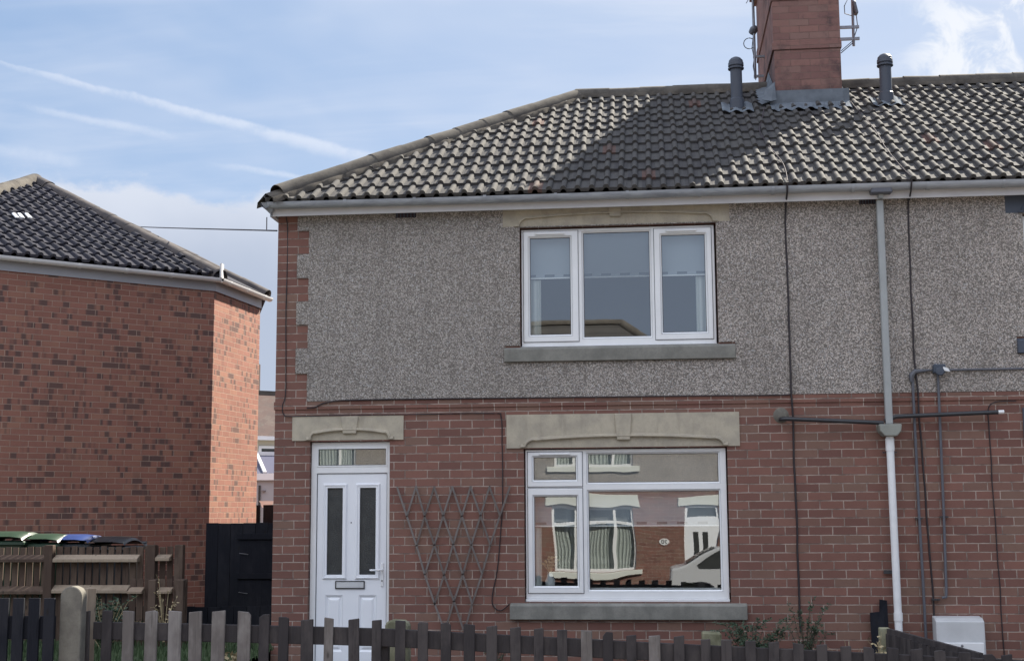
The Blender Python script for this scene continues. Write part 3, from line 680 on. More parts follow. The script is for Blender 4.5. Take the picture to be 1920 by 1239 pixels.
MB().quad((XH, BY, ZE), (PARTY, BY, ZE), (PARTY, RY, RZ), (AP.x, RY, RZ)).build('rear_slope', M['tile'], h1)
MB().quad((PARTY, BY, ZE), (9.1, BY, ZE), (9.1, RY, RZ), (PARTY, RY, RZ)).build('rear_slope', M['tile'], h2)
bedding('hip_mortar', M['mortar'], c0 + Vector((.0, .0, .045)), AP + Vector((0, 0, .03)), .17, h1, 2, h=.03)
ridge('hip_tiles', M['hip'], c0 + Vector((.10, .10, .115)), AP + Vector((0, 0, .04)), .135, .44, h1, seed=5)
bedding('ridge_mortar', M['mortar'], AP + Vector((-.05, 0, .03)), (1.6, RY, RZ + .03), .15, h1, 5, h=.02)
ridge('ridge_tiles', M['hip'], AP + Vector((-.02, 0, .03)), (1.60, RY, RZ + .03), .13, .45, h1, seed=6)
bedding('ridge_mortar', M['mortar'], (2.36, RY, RZ + .03), (9.1, RY, RZ + .03), .15, h2, 7, h=.02)
ridge('ridge_tiles', M['hip'], (2.36, RY, RZ + .03), (9.1, RY, RZ + .03), .13, .45, h2, seed=8)
# eaves
for pr, xa, xb in ((h1, -4.0, PARTY), (h2, PARTY, 9.0)):
    MB().box(xa - (.02 if pr == h1 else 0), xb, 13.845, 13.865, 4.777, 4.92).build('fascia', M['fascia'], pr)
    MB().box(xa, xb, 13.865, 13.99, 4.842, 4.852).build('soffit', M['fascia'], pr)
    x0 = -4.05 if pr == h1 else PARTY; b = MB(); K = 10; n = 30
    for i in range(n):
        xs_ = (x0 + (xb - x0) * i / n, x0 + (xb - x0) * (i + 1) / n)
        for rad in (.058, .054):
            row = [[(x, 13.775 + math.cos(math.pi + math.pi * k / K) * rad, 4.908 + .006 * math.sin(x * .8) + math.sin(math.pi + math.pi * k / K) * rad * 1.15) for k in range(K + 1)] for x in xs_]
            for k in range(K): b.quad(row[0][k], row[1][k], row[1][k + 1], row[0][k + 1])
    g_ = b.build('gutter', M['gutter'], pr, smooth=True, angle=60)
    x = x0 + .10
    while x < xb:
        b = MB()
        K = 10
        for k in range(K):
            a0, a1 = math.pi + math.pi * k / K, math.pi + math.pi * (k + 1) / K
            b.quad((x - .016, 13.775 + math.cos(a0) * .064, 4.910 + math.sin(a0) * .073), (x + .016, 13.775 + math.cos(a0) * .064, 4.910 + math.sin(a0) * .073), (x + .016, 13.775 + math.cos(a1) * .064, 4.910 + math.sin(a1) * .073), (x - .016, 13.775 + math.cos(a1) * .064, 4.910 + math.sin(a1) * .073))
        b.build('gutter_bracket', M['gutter'], g_); x += .745
b = MB()
for i in range(12):                                        # gutter turning the corner
    y0_, y1_ = 13.72 + i * .5, 13.72 + (i + 1) * .5
    for k in range(8):
        a0, a1 = math.pi * k / 8, math.pi * (k + 1) / 8
        b.quad((-4.065 + math.cos(a0) * .056 , y0_, 4.905 - math.sin(a0) * .066), (-4.065 + math.cos(a0) * .056, y1_, 4.905 - math.sin(a0) * .066), (-4.065 + math.cos(a1) * .056, y1_, 4.905 - math.sin(a1) * .066), (-4.065 + math.cos(a1) * .056, y0_, 4.905 - math.sin(a1) * .066))
b.box(-4.055, -4.005, 13.87, 19.9, 4.78, 4.86)
b.poly([(-4.115, 13.72, 4.905), (-4.03, 13.72, 4.905), (-4.0, 13.76, 4.845), (-4.03, 13.80, 4.79), (-4.085, 13.76, 4.845)], (0, .12, 0)); b.build('side_gutter', M['gutter'], h1)
# flat felt lip where tiles enter the gutter
MB().box(XH + .1, PARTY, 13.745, 13.84, 4.895, 4.903).build('eaves_felt', M['black'], h1); MB().box(PARTY, 9.0, 13.745, 13.84, 4.895, 4.903).build('eaves_felt', M['black'], h2)

# chimney stack
b = MB().box(1.572, 2.378, 16.35, 18.70, 6.0, 7.262); chs = b.build('chimney', M['chimney_brick'], h1, bevel=.004)
b = MB().box(1.548, 2.392, 16.335, 18.715, 7.264, 7.36); b.box(1.566, 2.382, 16.352, 18.70, 7.361, 7.90); b.box(1.55, 2.392, 16.34, 18.715, 7.901, 8.07)
b.box(1.566, 2.378, 16.355, 18.70, 8.071, 8.75); b.box(1.52, 2.42, 16.31, 18.74, 8.751, 8.83); b.box(1.48, 2.46, 16.27, 18.78, 8.831, 8.92); b.build('upper_stack', M['chimney_brick'], chs, bevel=.005)
b = MB()
for y in (16.75, 17.3, 17.85, 18.35): b.lathe([(.14, 0), (.13, .3), (.115, .5), (.13, .52), (.10, .52), (.09, .1)], (1.97, y, 8.93), 16)
b.build('chimney_pots', M['tile_back'], chs, smooth=True)
def rz(y): return ZE + (y - EY) * (RZ - ZE) / (RY - EY)
b = MB(); nn = 28                                           # lead apron dressed over the tiles
for i in range(nn):
    xa, xb = 1.50 + .96 * i / nn, 1.50 + .96 * (i + 1) / nn
    wv = lambda x: .018 * math.sin(x * 2 * math.pi / .148) + .028
    lo_ = lambda x: 16.10 + .03 * math.sin(x * 9)
    b.quad((xa, lo_(xa), rz(16.10) + .02 + wv(xa)), (xb, lo_(xb), rz(16.10) + .02 + wv(xb)), (xb, 16.335, rz(16.335) + .055), (xa, 16.335, rz(16.335) + .055))
    b.quad((xa, 16.335, rz(16.335) + .055), (xb, 16.335, rz(16.335) + .055), (xb, 16.338, 6.745), (xa, 16.338, 6.745))
b.build('lead_flashing', M['lead'], chs)
b = MB()
for i in range(7):                                          # stepped and crumpled side flashing on the left
    y0_, y1_ = 16.33 + i * .11, 16.33 + (i + 1) * .11; jx = .035 * noise.noise(Vector((i * 1.3, 4, 0)))
    b.add([(1.562, y0_, rz(y0_) + .24), (1.562, y1_, rz(y1_) + .24), (1.52, y1_, rz(y1_) + .08), (1.52, y0_, rz(y0_) + .08), (1.36 + jx, y1_, rz(y1_) + .055), (1.40 - jx, y0_, rz(y0_) + .05)], [(0, 1, 2, 3), (3, 2, 4, 5)])
b.poly([(1.56, 16.31, 6.85), (1.45, 16.33, 6.76), (1.40, 16.28, 6.62), (1.50, 16.22, 6.58), (1.57, 16.25, 6.60)], (.006, .02, .0))
b.build('side_flashing', M['lead'], chs)
MB().poly([(2.392, 16.33, rz(16.33)), (2.392, 16.33, rz(16.33) + .19), (2.392, 17.05, rz(17.05) + .19), (2.392, 17.05, rz(17.05))], (.006, 0, 0)).build('side_flashing', M['lead'], chs)
# boiler flue pipes through the roof
for pr, x, y, zt in ((h1, 1.098, 16.32, 7.17), (h2, 2.905, 16.36, 7.15)):
    z0 = rz(y); Lh = zt - z0
    vp = MB().lathe([(.0, -.15), (.072, -.15), (.072, Lh - .13)], (x, y, z0), 20).build('vent_pipe', M['vent'], pr, smooth=True)
    MB().lathe([(.086, -.12), (.090, .0), (.088, .12), (.074, .135)], (x, y, z0), 20).build('collar', M['vent'], vp, smooth=True, angle=30)
    MB().lathe([(.06, Lh - .14), (.098, Lh - .14), (.098, Lh - .125), (.082, Lh - .12), (.082, Lh - .105), (.096, Lh - .10), (.094, Lh - .06), (.088, Lh - .055), (.086, Lh - .03), (.062, Lh - .002), (.03, Lh + .015), (0, Lh + .018)], (x, y, z0), 20).build('cowl', M['vent'], vp, smooth=True, angle=25)
    b = MB(); n = 14
    for i in range(n):
        for j in range(6):
            f = lambda a, c: (x - .19 + .38 * a / n, y - .20 + .34 * c / 6, rz(y - .20 + .34 * c / 6) + .042 + .016 * math.sin((x - .19 + .38 * a / n) * 42.45))
            b.quad(f(i, j), f(i + 1, j), f(i + 1, j + 1), f(i, j + 1))
    b.build('lead_slate', M['lead'], vp)
# rainwater pipe, hopper and waste pipes
b = MB().box(2.318, 2.388, 13.87, 13.94, 2.475, 4.775); b.box(2.326, 2.38, 13.80, 13.87, 4.775, 4.84); b.build('downpipe', M['pipe_grey'], h2, bevel=.008)
MB().box(2.245, 2.46, 13.735, 13.86, 4.815, 4.918).build('gutter_outlet', M['pipe_slate'], h2, bevel=.01)
MB().poly([(2.238, 13.80, 2.472), (2.462, 13.80, 2.472), (2.452, 13.80, 2.40), (2.41, 13.80, 2.352), (2.292, 13.80, 2.352), (2.25, 13.80, 2.40)], (0, .19, 0)).build('hopper', M['hopper'], h2, bevel=.008)
dp = MB().tube([(2.352, 13.90, 2.352), (2.356, 13.90, 1.2), (2.362, 13.90, .05)], .038, 16).build('lower_downpipe', M['pipe_white'], h2, smooth=True)
for pp in ([(2.352, 13.90, 2.335), (2.352, 13.90, 2.21)], [(2.360, 13.90, .62), (2.360, 13.90, .54)]): MB().tube(pp, .044, 16).build('pipe_socket', M['pipe_white'], dp, smooth=True, angle=40)
for bb in ((2.25, 2.34, 13.955, 13.985, .995, 1.03), (2.285, 2.425, 13.945, 13.975, 2.19, 2.2)): MB().box(*bb).build('pipe_bracket', M['pipe_black'], dp)
a = P(1468, 786, 13.9); c = P(1650, 792, 13.9)
wp = MB().tube([(a.x - .02, 14.0, 2.545), (a.x, 13.915, 2.543), (a.x + .03, 13.90, 2.543), (2.30, 13.90, 2.49)], .0215, 12).build('waste_pipe', M['pipe_black'], h1, smooth=True)
MB().lathe([(0, .02), (.05, .02), (.075, .004), (.08, 0)], (1.295, FY, 2.585), 16, (0, -1, 0)).build('mortar_patch', M['concrete'], h1, smooth=True)
wp = MB().tube([(2.31, 13.90, 2.51), (2.42, 13.90, 2.552), (3.42, 13.90, 2.583)], .0215, 12).build('waste_pipe', M['pipe_black'], h2, smooth=True)
MB().tube([(3.42, 13.90, 2.583), (3.475, 13.90, 2.585)], .020, 12).build('pipe_end', M['pipe_white'], wp, smooth=True)
b = MB().tube([(2.614, 13.965, 2.93), (2.617, 13.965, 1.6), (2.625, 13.965, .95), (2.63, 13.965, .3)], .014, 8)
cp = b.build('service_pipe', M['pipe_slate'], h2, smooth=True)
cp2 = MB().tube([(2.866, 13.965, 2.99), (2.858, 13.965, 1.6), (2.846, 13.965, .82), (2.84, 13.955, .77), (2.80, 13.955, .76)], .0135, 8).build('service_pipe', M['pipe_slate'], h2, smooth=True)
for bb in ((2.70, 2.78, 13.94, 13.99, .735, .75), (2.58, 2.65, 13.955, 13.99, 1.53, 1.545), (2.82, 2.90, 13.955, 13.99, 1.545, 1.56)): MB().box(*bb).build('pipe_clip', M['pipe_black'], cp)
b = MB().tube([(2.60, 13.96, 2.90), (2.605, 13.96, 2.97), (2.64, 13.96, 3.01), (2.80, 13.965, 3.02)], [.014, .03, .024, .010], 8); b.tube([(2.78, 13.965, 3.02), (4.4, 13.965, 3.02)], .011, 8); b.build('service_pipe', M['pipe_slate'], h2, smooth=True)
b = MB().box(2.815, 2.935, 13.90, 13.985, 2.985, 3.075); b.lathe([(0, 0), (.045, 0), (.05, .03), (0, .035)], (2.87, 13.90, 3.0), 10, (0, -1, 0)); jb = b.build('junction_box', M['dark_paint'], h2, bevel=.01)
MB().poly([(2.905, 13.895, 3.045), (2.95, 13.895, 3.03), (2.97, 13.895, 2.995), (2.93, 13.895, 3.0), (2.90, 13.895, 3.01)], (0, -.02, 0)).build('sealant', M['upvc'], jb)

# ------------------------------------------------------------------ cables
def cable(label, pts, r=.0055, m='cable', n=6, sub=6, name='cable', cat='cable', wob=.0):
    P_ = [Vector(p) for p in pts]; out = []
    for i in range(len(P_) - 1):
        p0, p1, p2, p3 = P_[max(i - 1, 0)], P_[i], P_[i + 1], P_[min(i + 2, len(P_) - 1)]
        for k in range(sub):
            t = k / sub; q = .5 * ((2 * p1) + (p2 - p0) * t + (2 * p0 - 5 * p1 + 4 * p2 - p3) * t * t + (3 * p1 - p0 - 3 * p2 + p3) * t ** 3); q.x += wob * noise.noise(q * 3); out.append(q)
    out.append(P_[-1]); return tag(MB().tube(out, r, n).build(name, M[m], smooth=True), label, cat)
yc = FY - .026
cable('black cable running straight down the wall left of the downpipe, from gutter to ground', [(1.402, 13.70, 4.93), (1.402, 13.74, 4.84), (1.404, 13.9, 4.78), (1.405, yc, 4.70), (1.402, yc, 3.6), (1.41, FY - .03, 2.78), (1.408, FY - .01, 2.4), (1.414, FY - .01, 1.4), (1.418, FY - .01, .42)], .010, wob=.012)
cable('black cable beside the grey service pipe, running from the gutter to the ground', [(2.652, 13.70, 4.93), (2.652, 13.74, 4.84), (2.652, 13.9, 4.77), (2.650, yc, 4.70), (2.642, yc, 3.4), (2.66, FY - .03, 2.75), (2.68, FY - .01, 2.2), (2.70, FY - .01, 1.4), (2.735, FY - .01, .3)], .009, wob=.012)
cable('thin dark cable right of the gas pipes dropping to the picket fence', [(3.62, FY - .018, 2.70), (3.42, FY - .018, 2.69), (3.345, FY - .012, 2.62), (3.344, FY - .01, 2.4), (3.36, FY - .01, 1.3), (3.378, FY - .01, .1)], .0055, wob=.01)
cable('thin cable down the brick corner and along above the front door to the window sill', [(-3.965, 13.85, 4.80), (-3.90, FY - .008, 4.74), (-3.895, FY - .008, 3.8), (-3.885, FY - .008, 2.95), (-3.918, FY - .014, 2.76), (-3.90, FY - .01, 2.66), (-3.80, FY - .018, 2.642), (-3.2, FY - .022, 2.648), (-2.62, FY - .02, 2.645), (-2.3, FY - .01, 2.648), (-1.66, FY - .01, 2.645), (-1.585, FY - .01, 2.61), (-1.57, FY - .01, 2.3), (-1.572, FY - .01, 1.7), (-1.62, FY - .01, 1.1), (-1.68, FY - .01, .76), (-1.66, FY - .012, .66), (-1.59, FY - .014, .63), (-1.50, FY - .03, .70)], .0055, wob=.008)
cable('thin black cable clipped along the bottom edge of the pebbledash', [(-3.65, FY - .022, 2.73), (-3.56, FY - .022, 2.735), (-3.42, FY - .028, 2.785), (-3.0, FY - .028, 2.806), (-1, FY - .028, 2.80), (.6, FY - .028, 2.795), (1.3, FY - .028, 2.79), (1.40, FY - .028, 2.81)], .0065)
cable('thin cable looping down the roof tiles left of the flue pipe by the chimney', [(1.42, 16.2, rz(16.2) + .06), (1.34, 15.7, rz(15.7) + .05), (1.28, 15.3, rz(15.3) + .05), (1.33, 14.8, rz(14.8) + .05), (1.42, 14.2, rz(14.2) + .05), (1.41, 13.70, 4.96)], .005, m='airbrick')
cable('thin grey cable trailing down the roof tiles right of the chimney', [(2.46, 16.3, rz(16.3) + .06), (2.50, 15.9, rz(15.9) + .05), (2.56, 15.2, rz(15.2) + .05), (2.56, 14.6, rz(14.6) + .05), (2.60, 14.05, rz(14.05) + .05), (2.65, 13.70, 4.96)], .005, m='airbrick')
e1 = P(517, 432, 14.0); e2 = P(120, 414, 34)
cable('telephone wire strung from the house corner to beyond the neighbouring roof', [(-4.02, 14.02, e1.z), tuple(e1.lerp(e2, .5) + Vector((0, 0, -.05))), tuple(e2)], .008, name='telephone_wire', cat='wire', sub=10)
cable('short stay wire from the gutter corner down to the telephone wire', [(-4.10, 13.9, 4.78), tuple(P(500, 430, 14.3))], .006, name='stay_wire', cat='wire')

# ------------------------------------------------------------------ aerials on the chimney
t = thing('tv_aerial', 'television aerial and bracket on the left side of the chimney stack', 'aerial', (1.44, 17.6, 7.35))
mx, my = 1.435, 17.6
MB().tube([(mx, my, 7.32), (mx, my, 9.3)], .018, 8).build('mast', M['steel'], t, smooth=True)
for z in (7.62, 7.35): MB().bar((mx - .02, my, z), (1.57, my, z), .03, .03).build('bracket', M['steel'], t)
b = MB().tube([(mx - .04, my - .12, 8.42), (mx + .20, my - .62, 8.46)], .010, 6)
for k in range(6): q = Vector((mx - .04, my - .12, 8.42)).lerp(Vector((mx + .20, my - .62, 8.46)), k / 5); b.tube([q + Vector((-.06, .0, -.10)), q + Vector((.06, .0, .10))], .005, 5)
b.tube([(mx - .05, my, 8.50), (mx + .16, my, 8.50)], .008, 6); b.build('antenna', M['steel'], t)
b = MB(); c_ = P(1413, 57, 17.6); b.lathe([(0, -.06), (.05, -.05), (.055, .02), (.03, .06), (0, .065)], c_, 10, (.3, -.6, .4)); b.build('amplifier', M['pipe_slate'], t, smooth=True)
ring_c = P(1405, 82, 17.6); MB().tube([ring_c + Vector((math.cos(k / 20 * 6.28) * .075, 0, math.sin(k / 20 * 6.28) * .075)) for k in range(21)], .006, 5).build('cable_coil', M['cable'], t)
MB().tube([P(1413, 60, 17.6), P(1410, 90, 17.6), P(1414, 110, 17.6), P(1412, 125, 17.6), P(1417, 150, 17.3)], .006, 5).build('lead', M['cable'], t)
t = thing('tv_aerial', 'aerial mast with two horizontal arms on the right side of the chimney stack', 'aerial', (2.62, 16.9, 7.45))
mx = 2.635; my = 16.9
MB().tube([(mx - .01, my, 7.47), (mx + .005, my, 9.2)], .018, 8).build('mast', M['steel'], t, smooth=True)
for z in (7.72, 7.565): MB().bar((2.35, my, z), (2.70, my, z), .035, .03).build('bracket', M['steel'], t)
MB().obox(P(1603, 16, 16.9), (1, 0, .2), (0, 1, 0), (-.2, 0, 1), .022, .05, .085).build('amplifier', M['pipe_slate'], t, bevel=.012)
b = MB().tube([P(1594, -10, 16.9), P(1583, 12, 16.9), P(1584, 26, 16.9), P(1597, 30, 16.9)], .006, 5); b.tube([P(1605, 25, 16.9), P(1608, 50, 16.9), P(1598, 82, 16.9), P(1577, 100, 16.8)], .006, 5); b.tube([P(1598, 78, 16.9), P(1577, 96, 16.8)], .005, 5); b.build('lead', M['cable'], t)

# ------------------------------------------------------------------ trellis on the wall
t = thing('trellis', 'fan shaped expanding wooden trellis fixed to the brick wall beside the door', 'trellis', (-2.05, 13.96, .45))
def tp(x, y, d): return P(740 + x / 4.27, 890 + y / 4.27, 13.955 + d)
A1 = [[(20, 100), (97, 330), (175, 565), (240, 795), (320, 1030), (388, 1215)], [(172, 100), (240, 330), (318, 560), (395, 800), (475, 1010), (548, 1230)], [(318, 105), (388, 325), (468, 555), (545, 795), (620, 1030)], [(463, 100), (538, 330), (613, 560), (700, 790)], [(608, 100), (688, 325), (765, 560)], [(760, 100), (843, 325)]]
A2 = [[(172, 90), (97, 330)], [(318, 95), (240, 330), (175, 565)], [(463, 92), (388, 325), (318, 560), (240, 795)], [(608, 92), (538, 330), (468, 555), (395, 800), (320, 1030)], [(760, 92), (688, 325), (613, 560), (545, 795), (475, 1010), (415, 1200)], [(922, 95), (843, 325), (765, 560), (700, 790), (620, 1030), (565, 1225)]]
for lst, d in ((A1, 0), (A2, .014)):
    for pl in lst:
        b = MB()
        for i in range(len(pl) - 1):
            a, c = tp(*pl[i], d), tp(*pl[i + 1], d); e = (c - a).normalized() * .006; b.bar(a - e, c + e, .019, .009)
        b.build('slat', M['trellis'], t)

# ------------------------------------------------------------------ small things against the wall
t = thing('meter_box', 'off white gas meter box standing against the brick wall right of the downpipe', 'meter box', (2.93, 13.85, 0))
MB().poly([(2.70, 13.99, 0), (2.70, 13.99, .585), (2.70, 13.86, .572), (2.70, 13.80, .545), (2.70, 13.78, 0)], (.46, 0, 0)).build('casing', M['meter'], t, bevel=.008)
MB().box(2.72, 3.14, 13.765, 13.782, .02, .345).build('cover', M['upvc'], t, bevel=.006); MB().lathe([(0, .012), (.012, .010), (.012, 0)], (2.93, 13.77, .315), 10, (0, -1, 0)).build('lock', M['steel'], t)
t = MB().poly([(2.095, 13.86, 0), (2.265, 13.86, 0), (2.265, 13.94, .735), (2.195, 13.94, .745), (2.19, 13.94, .625), (2.095, 13.93, .615)], (0, .025, 0)).build('leaning_board', M['wood_black']); tag(t, 'dark board leaning on the wall behind the foot of the downpipe', 'board')

# ------------------------------------------------------------------ front picket fence
pk = [(160, 168, 1145, 2), (191, 210, 1144, 2), (230, 251, 1145, 1), (272, 295, 1145, 1), (316, 340, 1145, 1), (354, 378, 1146, 1), (397, 422, 1145, 1), (446, 470, 1146, 1), (486, 505, 1151, 0), (522, 541, 1156, 0), (564, 587, 1161, 0), (608, 625, 1158, 1), (653, 673, 1160, 0), (697, 715, 1162, 0), (741, 760, 1163, 0), (783, 802, 1166, 0), (826, 845, 1167, 0), (869, 890, 1170, 0), (912, 932, 1173, 0), (956, 976, 1175.5, 0), (1001, 1019, 1177.5, 0), (1044, 1063, 1180, 0), (1089, 1110, 1182, 1), (1130, 1149, 1184.5, 0), (1174, 1193, 1190.5, 0), (1216, 1238, 1191, 1), (1263, 1283, 1192, 2), (1314, 1332, 1198, 0), (1352, 1372, 1199, 0), (1397, 1417, 1201, 0), (1441, 1461, 1203, 0), (1487, 1507, 1206, 0), (1531, 1551, 1208, 0), (1576, 1596, 1211, 0), (1619, 1639, 1212.5, 0), (1663, 1685, 1214, 0), (1707, 1730, 1216, 0), (1752, 1773, 1219, 0), (1798, 1820, 1222, 0), (1845, 1867, 1226, 0), (1878, 1898, 1227, 0), (1925, 1945, 1229, 0), (1970, 1990, 1231, 0)]
t = thing('picket_fence', 'long low weathered picket fence across the front garden, some pickets grey, some dark', 'fence', (-.8, 10.1, 0))
FN = 10.1; KF = FN / 9.0
def fs(x, z): return x * KF, 1.6 + (z - 1.6) * KF
def rail_z(x):
    pts = [fs(*q) for q in ((-3.9, .895), (-3.35, .887), (-1.88, .858), (.16, .762), (2.4, .665), (3.4, .63))]
    for (a, b_), (c, d_) in zip(pts, pts[1:]):
        if x <= c: return b_ + (d_ - b_) * (x - a) / (c - a)
    return fs(0, .63)[1]
b = MB(); xs_ = [-4.28 + i * .38 for i in range(20)]
for i in range(len(xs_) - 1):
    a, c = xs_[i], xs_[i + 1] + .0; za, zc = rail_z(a), rail_z(c)
    b.poly([(a, FN + .012, za - .130), (c, FN + .012, zc - .130), (c, FN + .012, zc), (a, FN + .012, za)], (0, .044, 0))
b.build('rail', M['wood_dark'], t, bevel=.004)
b = MB()
for i in range(len(xs_) - 1):
    a, c = xs_[i], xs_[i + 1]; za, zc = rail_z(a) - .5, rail_z(c) - .5
    b.poly([(a, FN + .012, za - .10), (c, FN + .012, zc - .10), (c, FN + .012, zc), (a, FN + .012, za)], (0, .036, 0))
b.build('rail', M['wood_dark'], t)
rp = random.Random(5)
for a, c, y, tone in pk:
    pa, pc = P(a, y, FN - .012), P(c, y, FN - .012); x0, x1, z1 = pa.x, pc.x, pa.z; l = rp.uniform(-.008, .008); cut = rp.uniform(-.006, .006)
    yo = FN + rp.uniform(-.004, .003)
    ch = rp.random(); cw, cz_ = rp.uniform(.012, .03), rp.uniform(.008, .035); top = [(x1, z1 + cut), (x0, z1 - cut)]
    if ch < .16: top = [(x1, z1 + cut - cz_), (x1 - cw, z1 + cut), (x0, z1 - cut)]          # a corner split away
    elif ch < .32: top = [(x1, z1 + cut), (x0 + cw, z1 - cut), (x0, z1 - cut - cz_)]
    b = MB().poly([(x0 + l, yo - .011, -.05), (x1 + l, yo - .011, -.05)] + [(q[0], yo - .011, q[1]) for q in top], (0, .0215, 0))
    b.build('picket', M[('wood_dark', 'wood_grey', 'wood_dark')[tone]], t, bevel=.004)
for x in (-2.05, .40, 2.72): MB().box(x - .045, x + .045, FN + .05, FN + .13, -.1, rail_z(x) - .01).build('post', M['wood_dark'], t, bevel=.004)
# concrete gate post, round topped
b = MB(); n = 14; x0, x1, y0_, y1_ = X(112, 1150, 9.97), X(152, 1150, 9.97), 9.97, 10.06; zt = Z(130, 1118, 9.97); prof = [(x0, -.1), (x1, -.1), (x1, zt)] + [((x0 + x1) / 2 + (x1 - x0) / 2 * math.cos(math.pi * k / n), zt + .076 * math.sin(math.pi * k / n)) for k in range(1, n)] + [(x0, zt)]
b.poly([(q[0], y0_, q[1]) for q in prof], (0, .10, 0)); tag(b.build('gate_post', M['concrete'], bevel=.006), 'round topped grey concrete post at the left end of the picket fence', 'post')
tag(MB().obox((X(168.5, 1110, 10.35), 10.35, .5), Vector((.62, .78, 0)).normalized(), Vector((-.78, .62, 0)).normalized(), (0, 0, 1), .036, .036, .5 + (Z(168, 1103, 10.3) - 1.0)).build('timber_post', M['wood_rail'], bevel=.003), 'pale sunlit timber post standing behind the round topped concrete post', 'post')
tag(MB().poly([(-2.11, 10.5, 0), (-1.915, 10.5, 0), (-1.92, 10.5, .765), (-1.96, 10.5, .79), (-2.06, 10.5, .797), (-2.10, 10.5, .77)], (0, .15, 0)).build('stone_post', M['mossy'], bevel=.015), 'mossy stone post behind the pickets in front of the trellis', 'post')
tag(MB().poly([(.335, 10.5, 0), (.478, 10.5, 0), (.478, 10.5, .705), (.33, 10.5, .715)], (0, .13, 0)).build('stone_post', M['mossy'], bevel=.012), 'pale square stone post behind the pickets under the right end of the window sill', 'post')
# black board fence on the far left
t = thing('board_fence', 'black painted fence of wide flat boards left of the concrete post', 'fence', (-5.2, 10, 0))
for a, c in ((-78, -57), (-50, -28), (-22, -4), (-4, 17.5), (25.5, 46), (55, 75.5), (83.5, 103.5)):
    xa, xb = X(a, 1121, 9.9), X(c, 1121, 9.9); MB().box(xa, xb, 9.89, 9.912, -.05, Z(60, 1121 + random.uniform(-.5, 1), 9.9)).build('board', M['wood_black'], t, bevel=.002)
for zt_ in (Z(60, 1154, 9.93), Z(60, 1154, 9.93) - .5): MB().box(-5.9, -4.5, 9.913, 9.95, zt_ - .17, zt_).build('rail', M['wood_black'], t, bevel=.003)
MB().box(-5.7, -5.6, 9.952, 10.05, -.05, .85).build('post', M['wood_black'], t)

# ------------------------------------------------------------------ side gate and what is round it
t = thing('side_gate', 'black stained boarded gate closing the passage beside the house', 'gate', (-4.9, 16, .3))
gx0, gx1 = -5.40, -4.02; zt = 1.515; n = 9
for i in range(n):
    a = gx0 + (gx1 - gx0) * i / n; MB().box(a + .002, a + (gx1 - gx0) / n - .002, 16.0, 16.022, .15, zt + random.uniform(-.006, .006)).build('board', M['wood_black'], t, bevel=.002)
for za in (1.392, .925, .45): MB().box(-5.0, gx1, 15.955, 15.998, za - .07, za).build('ledge', M['wood_black'], t, bevel=.003)
for za in (1.325, .855): MB().poly([(-4.97, 15.992, za - .40), (-4.04, 15.992, za - .40), (-4.04, 15.992, za - .01), (-4.97, 15.992, za - .01)], (0, -.012, 0)).build('panel', M['wood_black'], t, bevel=.002)
for za in (1.16, .70): MB().bar((-4.97, 15.97, za), (-4.86, 15.97, za - .015), .008, .006).build('hinge', M['steel'], t)
t = thing('rear_fence', 'dark upright boards of a taller fence seen over the right end of the side gate', 'fence', (-5.2, 20.5, 0))
for i in range(9):
    x = -6.5 + i * .22; MB().box(x, x + .17, 21.4, 21.425, 0, 1.78 + random.uniform(-.01, .01)).build('board', M['wood_rail' if i == 4 else 'wood_black'], t)  # one board given the sunlit wood tone
MB().box(-6.6, -4.4, 21.426, 21.47, 1.3, 1.4).build('rail', M['wood_black'], t)

t = thing('dark_strip_boards', 'low black boards filling the dark strip under the brown fence and the side gate', 'fence', (-5, 14.95, 0))  # boards put in to fill the dark strip behind the front pickets
x = X(196, 1140, 14.95)
while x < -4.06: MB().box(x, min(x + .145, -4.04), 14.95, 14.97, 0, .60 + random.uniform(-.01, .01)).build('board', M['wood_black'], t); x += .15
# ------------------------------------------------------------------ neighbouring brick house
t = thing('brick_house', 'red brick house with slate grey tiled hipped roof and white gutters, left of the gap', 'house', (-8, 18, .3)); nh = t
CA = Vector((-6.0, 17.9, 0)); dD = Vector((-.743, -.669, 0)); dL = Vector((math.cos(R(84)), math.sin(R(84)), 0)); CB = CA + dL * 1.62; CC = CA + dD * 4.6; CDD = CC + Vector((-1, .1, 0)) * 3.0; CE = CB + Vector((-.35, .94, 0)) * 3.4
def wallseg(b, a, c, z0, z1, u0, th=.2):
    d = (c - a); L = d.length; d = d / L; nn_ = Vector((d.y, -d.x, 0))
    p = [Vector((a.x, a.y, z0)), Vector((c.x, c.y, z0)), Vector((c.x, c.y, z1)), Vector((a.x, a.y, z1))]
    b.quad(*p, uv=[(u0, z0), (u0 + L, z0), (u0 + L, z1), (u0, z1)]); return u0 + L
b = MB(); u = wallseg(b, CDD, CC, .0, 4.80, 0); u = wallseg(b, CC, CA, .0, 4.80, u); u = wallseg(b, CA, CB, .0, 4.80, u); u = wallseg(b, CB, CE, .0, 4.80, u)
BK = Vector((-10.5, 23.5, 0)); u = wallseg(b, CE, BK, 0, 4.8, u); u = wallseg(b, BK, CDD, 0, 4.8, u)
b.build('wall', M['new_brick'], t)
NA = Vector((-9.711, 20.05, 6.90)); ze = 4.875
n1 = Vector((.669, -.743, 0)); n2 = Vector((dL.y, -dL.x, 0)); ov = .13
def corner(c, na, nb, o_, z):
    s = (na + nb); k = o_ / (s.normalized().dot(na)); return Vector((c.x, c.y, z)) + s.normalized() * k
n0 = Vector((-.1, -1, 0)).normalized(); n3 = Vector(((CE - CB).y, -(CE - CB).x, 0)).normalized()
def eave(o_, z): return corner(CC, n0, n1, o_, z), corner(CA, n1, n2, o_, z), corner(CB, n2, n3, o_, z)
C1, A1_, B1 = eave(.105, ze)
